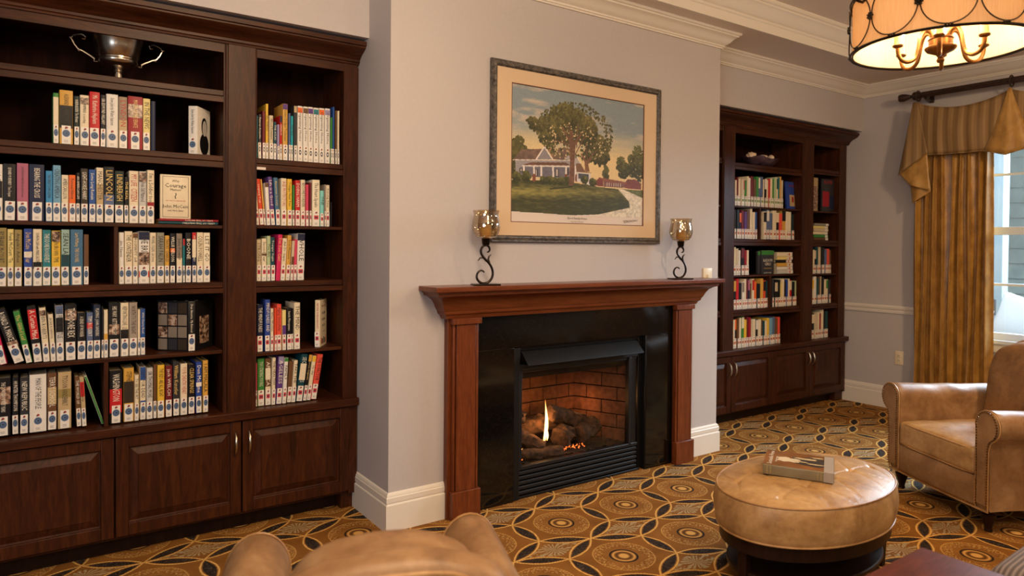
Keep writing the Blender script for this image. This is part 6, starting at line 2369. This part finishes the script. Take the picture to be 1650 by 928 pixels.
z_ = TB+0.0004
obj('cover_photo', splash(0.195, 0.125, 0.085, 0.060, 3.1, z_), cover('dark brown'), bk, world=False, smooth=False)
m_ = splash(0.105, 0.110, 0.055, 0.034, 7.7, z_+0.0003)
obj('cover_photo', m_, cover('beige'), bk, world=False, smooth=False)
for sd, cx, cy_, rx, ry in ((1.3, 0.175, 0.150, 0.055, 0.012), (4.9, 0.215, 0.085, 0.040, 0.007), (9.2, 0.150, 0.100, 0.030, 0.008), (6.2, 0.225, 0.185, 0.030, 0.007)):
    obj('cover_photo', splash(cx, cy_, rx, ry, sd, z_+0.0006), cover('tan'), bk, world=False, smooth=False)
text('cover_title', 'Sustainable Home', 0.030, 'text_light', bk, (0.028, 0.115, TB+0.001), (0, 0, pi/2), 0.20, None)
text('cover_title', 'living with nature', 0.012, 'text_light', bk, (0.052, 0.10, TB+0.001), (0, 0, pi/2), 0.14, None)
for xx, w__ in ((0.020, 0.034), (0.034, 0.030), (0.244, 0.030), (0.230, 0.026)):
    text('spine_title', 'Picture Book', 0.009, 'text_gold', bk, (xx, -0.0068, TB/2), (pi/2, pi/2, 0), w__, None)

# ------------------------------------------------------------------ leather club armchair
def scroll_profile(sg, R_=0.083, zc=0.572):
    """outline (x, z) of an arm front: straight inner face, rolled top falling to the outside"""
    pts = [(0.300, 0.120), (0.300, 0.500)]
    c = (0.300+R_*0.94, zc)
    kx = 0.300+R_*0.94-0.378
    for i in range(19):
        a = rad(192-i*13.2)
        pts.append((c[0]+R_*cos(a)*0.98, c[1]+R_*sin(a)))
    pts += [(0.398+kx, zc-0.087), (0.386+kx*0.6, 0.440), (0.384+kx*0.3, 0.300), (0.384, 0.120)]
    return [(sg*x, z) for x, z in pts]


def catrom(P_, k=4):
    P_ = [Vector(p) for p in P_]
    out = []
    for i in range(len(P_)-1):
        p0, p1, p2, p3 = P_[max(0, i-1)], P_[i], P_[i+1], P_[min(len(P_)-1, i+2)]
        for q in range(k):
            f = q/k
            out.append(0.5*((2*p1)+(-p0+p2)*f+(2*p0-5*p1+4*p2-p3)*f*f+(-p0+3*p1-3*p2+p3)*f**3))
    out.append(P_[-1])
    return out


def armchair(label, loc, rz, roll=0.083, zc=0.572):
    ac = thing('armchair', label, 'armchair', loc, rz, 'tan leather club armchairs')
    for sg in (-1, 1):
        pr = scroll_profile(sg, roll, zc)
        N = 16
        P = []
        cxm, czm = sum(p[0] for p in pr)/len(pr), sum(p[1] for p in pr)/len(pr)
        for i in range(N+1):
            f = i/N
            y = 0.012+f*0.70
            sc_ = 1.0
            if i == 0: sc_ = 0.965
            row = []
            for x, z in pr:
                wav = 0.0035*mnoise.noise(Vector((x*9, y*9, z*9)))*2
                zz = z-0.020*f*(1 if z > 0.45 else 0)
                row.append((cxm+(x-cxm)*sc_+wav, y, czm+(zz-czm)*sc_+wav))
            P.append(row)
        P.insert(1, [(a, 0.020, c) for a, b, c in [(p[0], 0, p[1]) for p in pr]])
        mb = MB().grid(P, closev=True)
        k0 = len(pr)
        mb.face(list(range(k0)))
        mb.face([(len(P)-1)*k0+j for j in range(k0)])
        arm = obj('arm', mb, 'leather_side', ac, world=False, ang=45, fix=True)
        # front facing panel with a double line of nails
        inner = []
        for x, z in pr:
            inner.append((cxm+(x-cxm)*0.80, czm+(z-czm)*0.93+0.0))
        mb = MB()
        Pq = [[(x, 0.010, z) for x, z in inner], [(x*1.0, -0.004, z) for x, z in [(cxm+(x-cxm)*0.97, czm+(z-czm)*0.99) for x, z in inner]]]
        mb.grid(Pq, closev=True)
        mb.face([k0+j for j in range(k0)])
        fpn = obj('arm_front_panel', mb, 'leather_side', arm, world=False, ang=40, fix=True)
        obj('piping', MB().tube([(x, 0.004, z) for x, z in [(cxm+(x-cxm)*0.985, czm+(z-czm)*0.985) for x, z in pr]], 0.0042, 6, closed=True), 'piping', arm, world=False)
        nl = MB()
        ring = [Vector((cxm+(x-cxm)*0.82, -0.002, czm+(z-czm)*0.935)) for x, z in pr]
        acc = 0.0
        for i in range(len(ring)-1):
            a, b = ring[i], ring[i+1]
            L_ = (b-a).length
            t_ = acc
            while t_ < L_:
                q = a.lerp(b, t_/L_)
                nl.ball((q.x, -0.005, q.z), 0.0052, 6)
                t_ += 0.0145
            acc = t_-L_
        o = obj('nailhead_trim', nl, 'brass', arm, world=False)
        o['kind'] = 'stuff'
    # front rail, slightly arched below
    P = []
    for i in range(25):
        f = i/24*2-1
        x = f*0.302
        zb = 0.118+0.0*f
        P.append([(x, 0.03, zb), (x, 0.012-0.010*(1-f*f), zb), (x, 0.004-0.012*(1-f*f), 0.20), (x, 0.004-0.012*(1-f*f), 0.272), (x, 0.012-0.01*(1-f*f), 0.285), (x, 0.08, 0.288), (x, 0.08, 0.118)])
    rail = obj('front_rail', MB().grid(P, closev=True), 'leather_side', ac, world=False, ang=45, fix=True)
    nl = MB()
    for i in range(43):
        f = i/42*2-1
        nl.ball((f*0.300, 0.002-0.0115*(1-f*f), 0.132), 0.0048, 6)
    o = obj('nailhead_trim', nl, 'brass', rail, world=False)
    o['kind'] = 'stuff'
    obj('piping', MB().tube([(0.384*(i/24*2-1), 0.006-0.010*(1-(i/24*2-1)**2), 0.119) for i in range(25)], 0.0045, 6), 'piping', rail, world=False)
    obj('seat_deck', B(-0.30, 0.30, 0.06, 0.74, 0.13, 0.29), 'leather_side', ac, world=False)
    # seat cushion

    def seatf(x, y, z):
        k = (1-(x/0.305)**4)*(1-(y/0.31)**4)
        w_ = 0.004*mnoise.noise(Vector((x*11, y*11, z*6)))
        return (x, y, z+(0.022*k if z > 0 else 0)+w_*(1 if z > 0 else 0))
    c = obj('seat_cushion', MB().rbox((0, 0.295, 0.358), (0.294, 0.300, 0.072), 0.026, 4, 14, seatf), 'leather', ac, world=False, ang=80)
    for dz in (0.430, 0.290):
        pts = []
        for i in range(80):
            t_ = 2*pi*i/80
            ct, st = cos(t_), sin(t_)
            x = 0.290*math.copysign(abs(ct)**0.22, ct)
            y = 0.295+0.296*math.copysign(abs(st)**0.22, st)
            pts.append((x, y, dz-0.006 if dz > 0.4 else dz+0.004))
        obj('piping', MB().tube(pts, 0.0048, 6, closed=True), 'piping', c, world=False)
    # back: outside shell and inside cushion, rounded top corners, raked backwards

    def backf(H, Wb, rake, puff):
        def fn(x, y, z):
            f = (z+H)/(2*H)
            cut = max(0, f-0.62)/0.38
            xs = x*(1-0.20*cut**2.2)
            # arched crest
            zc_ = z-0.055*cut*(abs(x)/Wb)**2.4
            k = (1-(x/Wb)**4)*(1-((f-0.5)*2)**4)
            w_ = 0.006*mnoise.noise(Vector((x*7, f*6, 2)))
            yy = y+(-puff*k if y < 0 else 0)+rake*f+w_
            return (xs, yy, zc_)
        return fn
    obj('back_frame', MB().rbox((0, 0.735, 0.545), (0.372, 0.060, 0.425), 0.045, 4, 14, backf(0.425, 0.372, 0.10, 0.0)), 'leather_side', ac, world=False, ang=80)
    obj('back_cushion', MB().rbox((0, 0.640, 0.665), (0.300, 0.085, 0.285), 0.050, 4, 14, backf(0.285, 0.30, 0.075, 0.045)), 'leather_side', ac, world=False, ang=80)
    pts = []
    for i in range(61):
        t_ = pi*i/60
        x = 0.362*cos(t_)
        x = 0.362*math.copysign(abs(cos(t_))**0.45, cos(t_))
        z = 0.60+0.345*abs(sin(t_))**0.55
        f = (z-0.545+0.425)/0.85
        cut = max(0, f-0.62)/0.38
        pts.append((x*(1-0.20*cut**2.2)*1.01, 0.790+0.10*f, z-0.030*cut*(abs(x)/0.372)**2.4))
    obj('piping', MB().tube(pts, 0.006, 6), 'piping', ac, world=False)
    for sx in (-0.335, 0.335):
        for sy, h in ((0.055, 0.13), (0.74, 0.13)):
            prf = [(0.016, 0.0), (0.020, 0.006), (0.017, 0.020), (0.022, 0.040), (0.034, 0.075), (0.038, 0.095), (0.030, 0.100), (0.034, 0.106), (0.034, h)]
            obj('leg', MB().lathe(prf, 20, (sx, sy, 0)), 'espresso', ac, world=False)
    return ac


A = Vector((4.41, 2.10))
Bp = Vector((4.09, 1.48))
un = (Bp-A).normalized()
cen = A+un*0.24
armchair('tan leather club armchair beside the window, with nailhead trim', (cen.x, cen.y, 0), math.atan2(un.y, un.x))
# the same chair in the foreground, seen from behind
FGX, FGY, FGR = 0.86, 2.00, rad(160)
fg = armchair('tan leather club armchair seen from behind in the foreground', (FGX, FGY, 0), FGR, 0.125, 0.575)
fg.scale = (0.76, 0.96, 0.92)

# ------------------------------------------------------------------ corner of the side table and the ribbed armchair
tb = thing('side_table', 'reddish wooden side table whose corner shows at the bottom right', 'table', (1.94, 0.72, 0))
obj('tabletop', MB().rbox((1.94, 0.71, 0.575), (0.305, 0.305, 0.014), 0.005, 2, 3), 'table', tb, ang=60)
obj('apron', B(1.68, 2.20, 0.45, 0.97, 0.49, 0.561), 'table', tb)
for sx in (1.69, 2.19):
    for sy in (0.46, 0.96):
        obj('leg', MB().tube([(sx, sy, 0), (sx, sy, 0.49)], [0.014, 0.020], 4), 'table', tb)
sf = thing('ribbed_armchair', 'grey ribbed cloth armchair just entering the bottom right corner', 'armchair', (2.72, 0.45, 0))


def sof(x, y, z):
    return (x, y, z+0.02*(1-(x/0.4)**2)*(1 if z > 0 else 0))


obj('arm', MB().rbox((2.60, 0.73, 0.355), (0.36, 0.125, 0.235), 0.060, 5, 8, sof), 'ribbed', sf, ang=80)
obj('seat', MB().rbox((2.70, 0.36, 0.30), (0.36, 0.28, 0.14), 0.05, 4, 6), 'ribbed', sf, ang=80)
obj('arm', MB().rbox((2.66, -0.02, 0.36), (0.36, 0.115, 0.235), 0.075, 5, 8, sof), 'ribbed', sf, ang=80)
obj('backrest', MB().rbox((3.02, 0.36, 0.55), (0.10, 0.48, 0.40), 0.08, 5, 8), 'ribbed', sf, ang=80)
for sx in (2.38, 3.0):
    for sy in (-0.05, 0.76):
        obj('leg', MB().tube([(sx, sy, 0), (sx, sy, 0.16)], [0.016, 0.024], 10), 'espresso', sf)

# ------------------------------------------------------------------ fit the lettering to its place
bpy.context.view_layer.update()
for o, ml, mh in TEXTS:
    d = o.dimensions
    if d.x < 1e-6:
        continue
    s_ = 1.0
    if mh:
        s_ = mh/max(1e-6, d.y)
    if ml:
        s_ = min(s_, ml/d.x) if mh else min(1.0, ml/d.x)
    sx_ = s_
    if mh and ml:
        sx_ = min(ml/d.x, s_*1.25)
        s_ = min(mh/d.y, sx_*2.2)
    o.scale = (sx_, s_, 1)

bpy.context.view_layer.update()
dg = bpy.context.evaluated_depsgraph_get()
for o, ml, mh in TEXTS:
    me = bpy.data.meshes.new_from_object(o.evaluated_get(dg))
    n_ = bpy.data.objects.new('lettering', me)
    nm, par, loc, rot, sc = o.name, o.parent, o.location.copy(), o.rotation_euler.copy(), o.scale.copy()
    bpy.data.objects.remove(o, do_unlink=True)
    n_.name = nm
    COL.objects.link(n_)
    n_.parent = par
    n_.location, n_.rotation_euler, n_.scale = loc, rot, sc
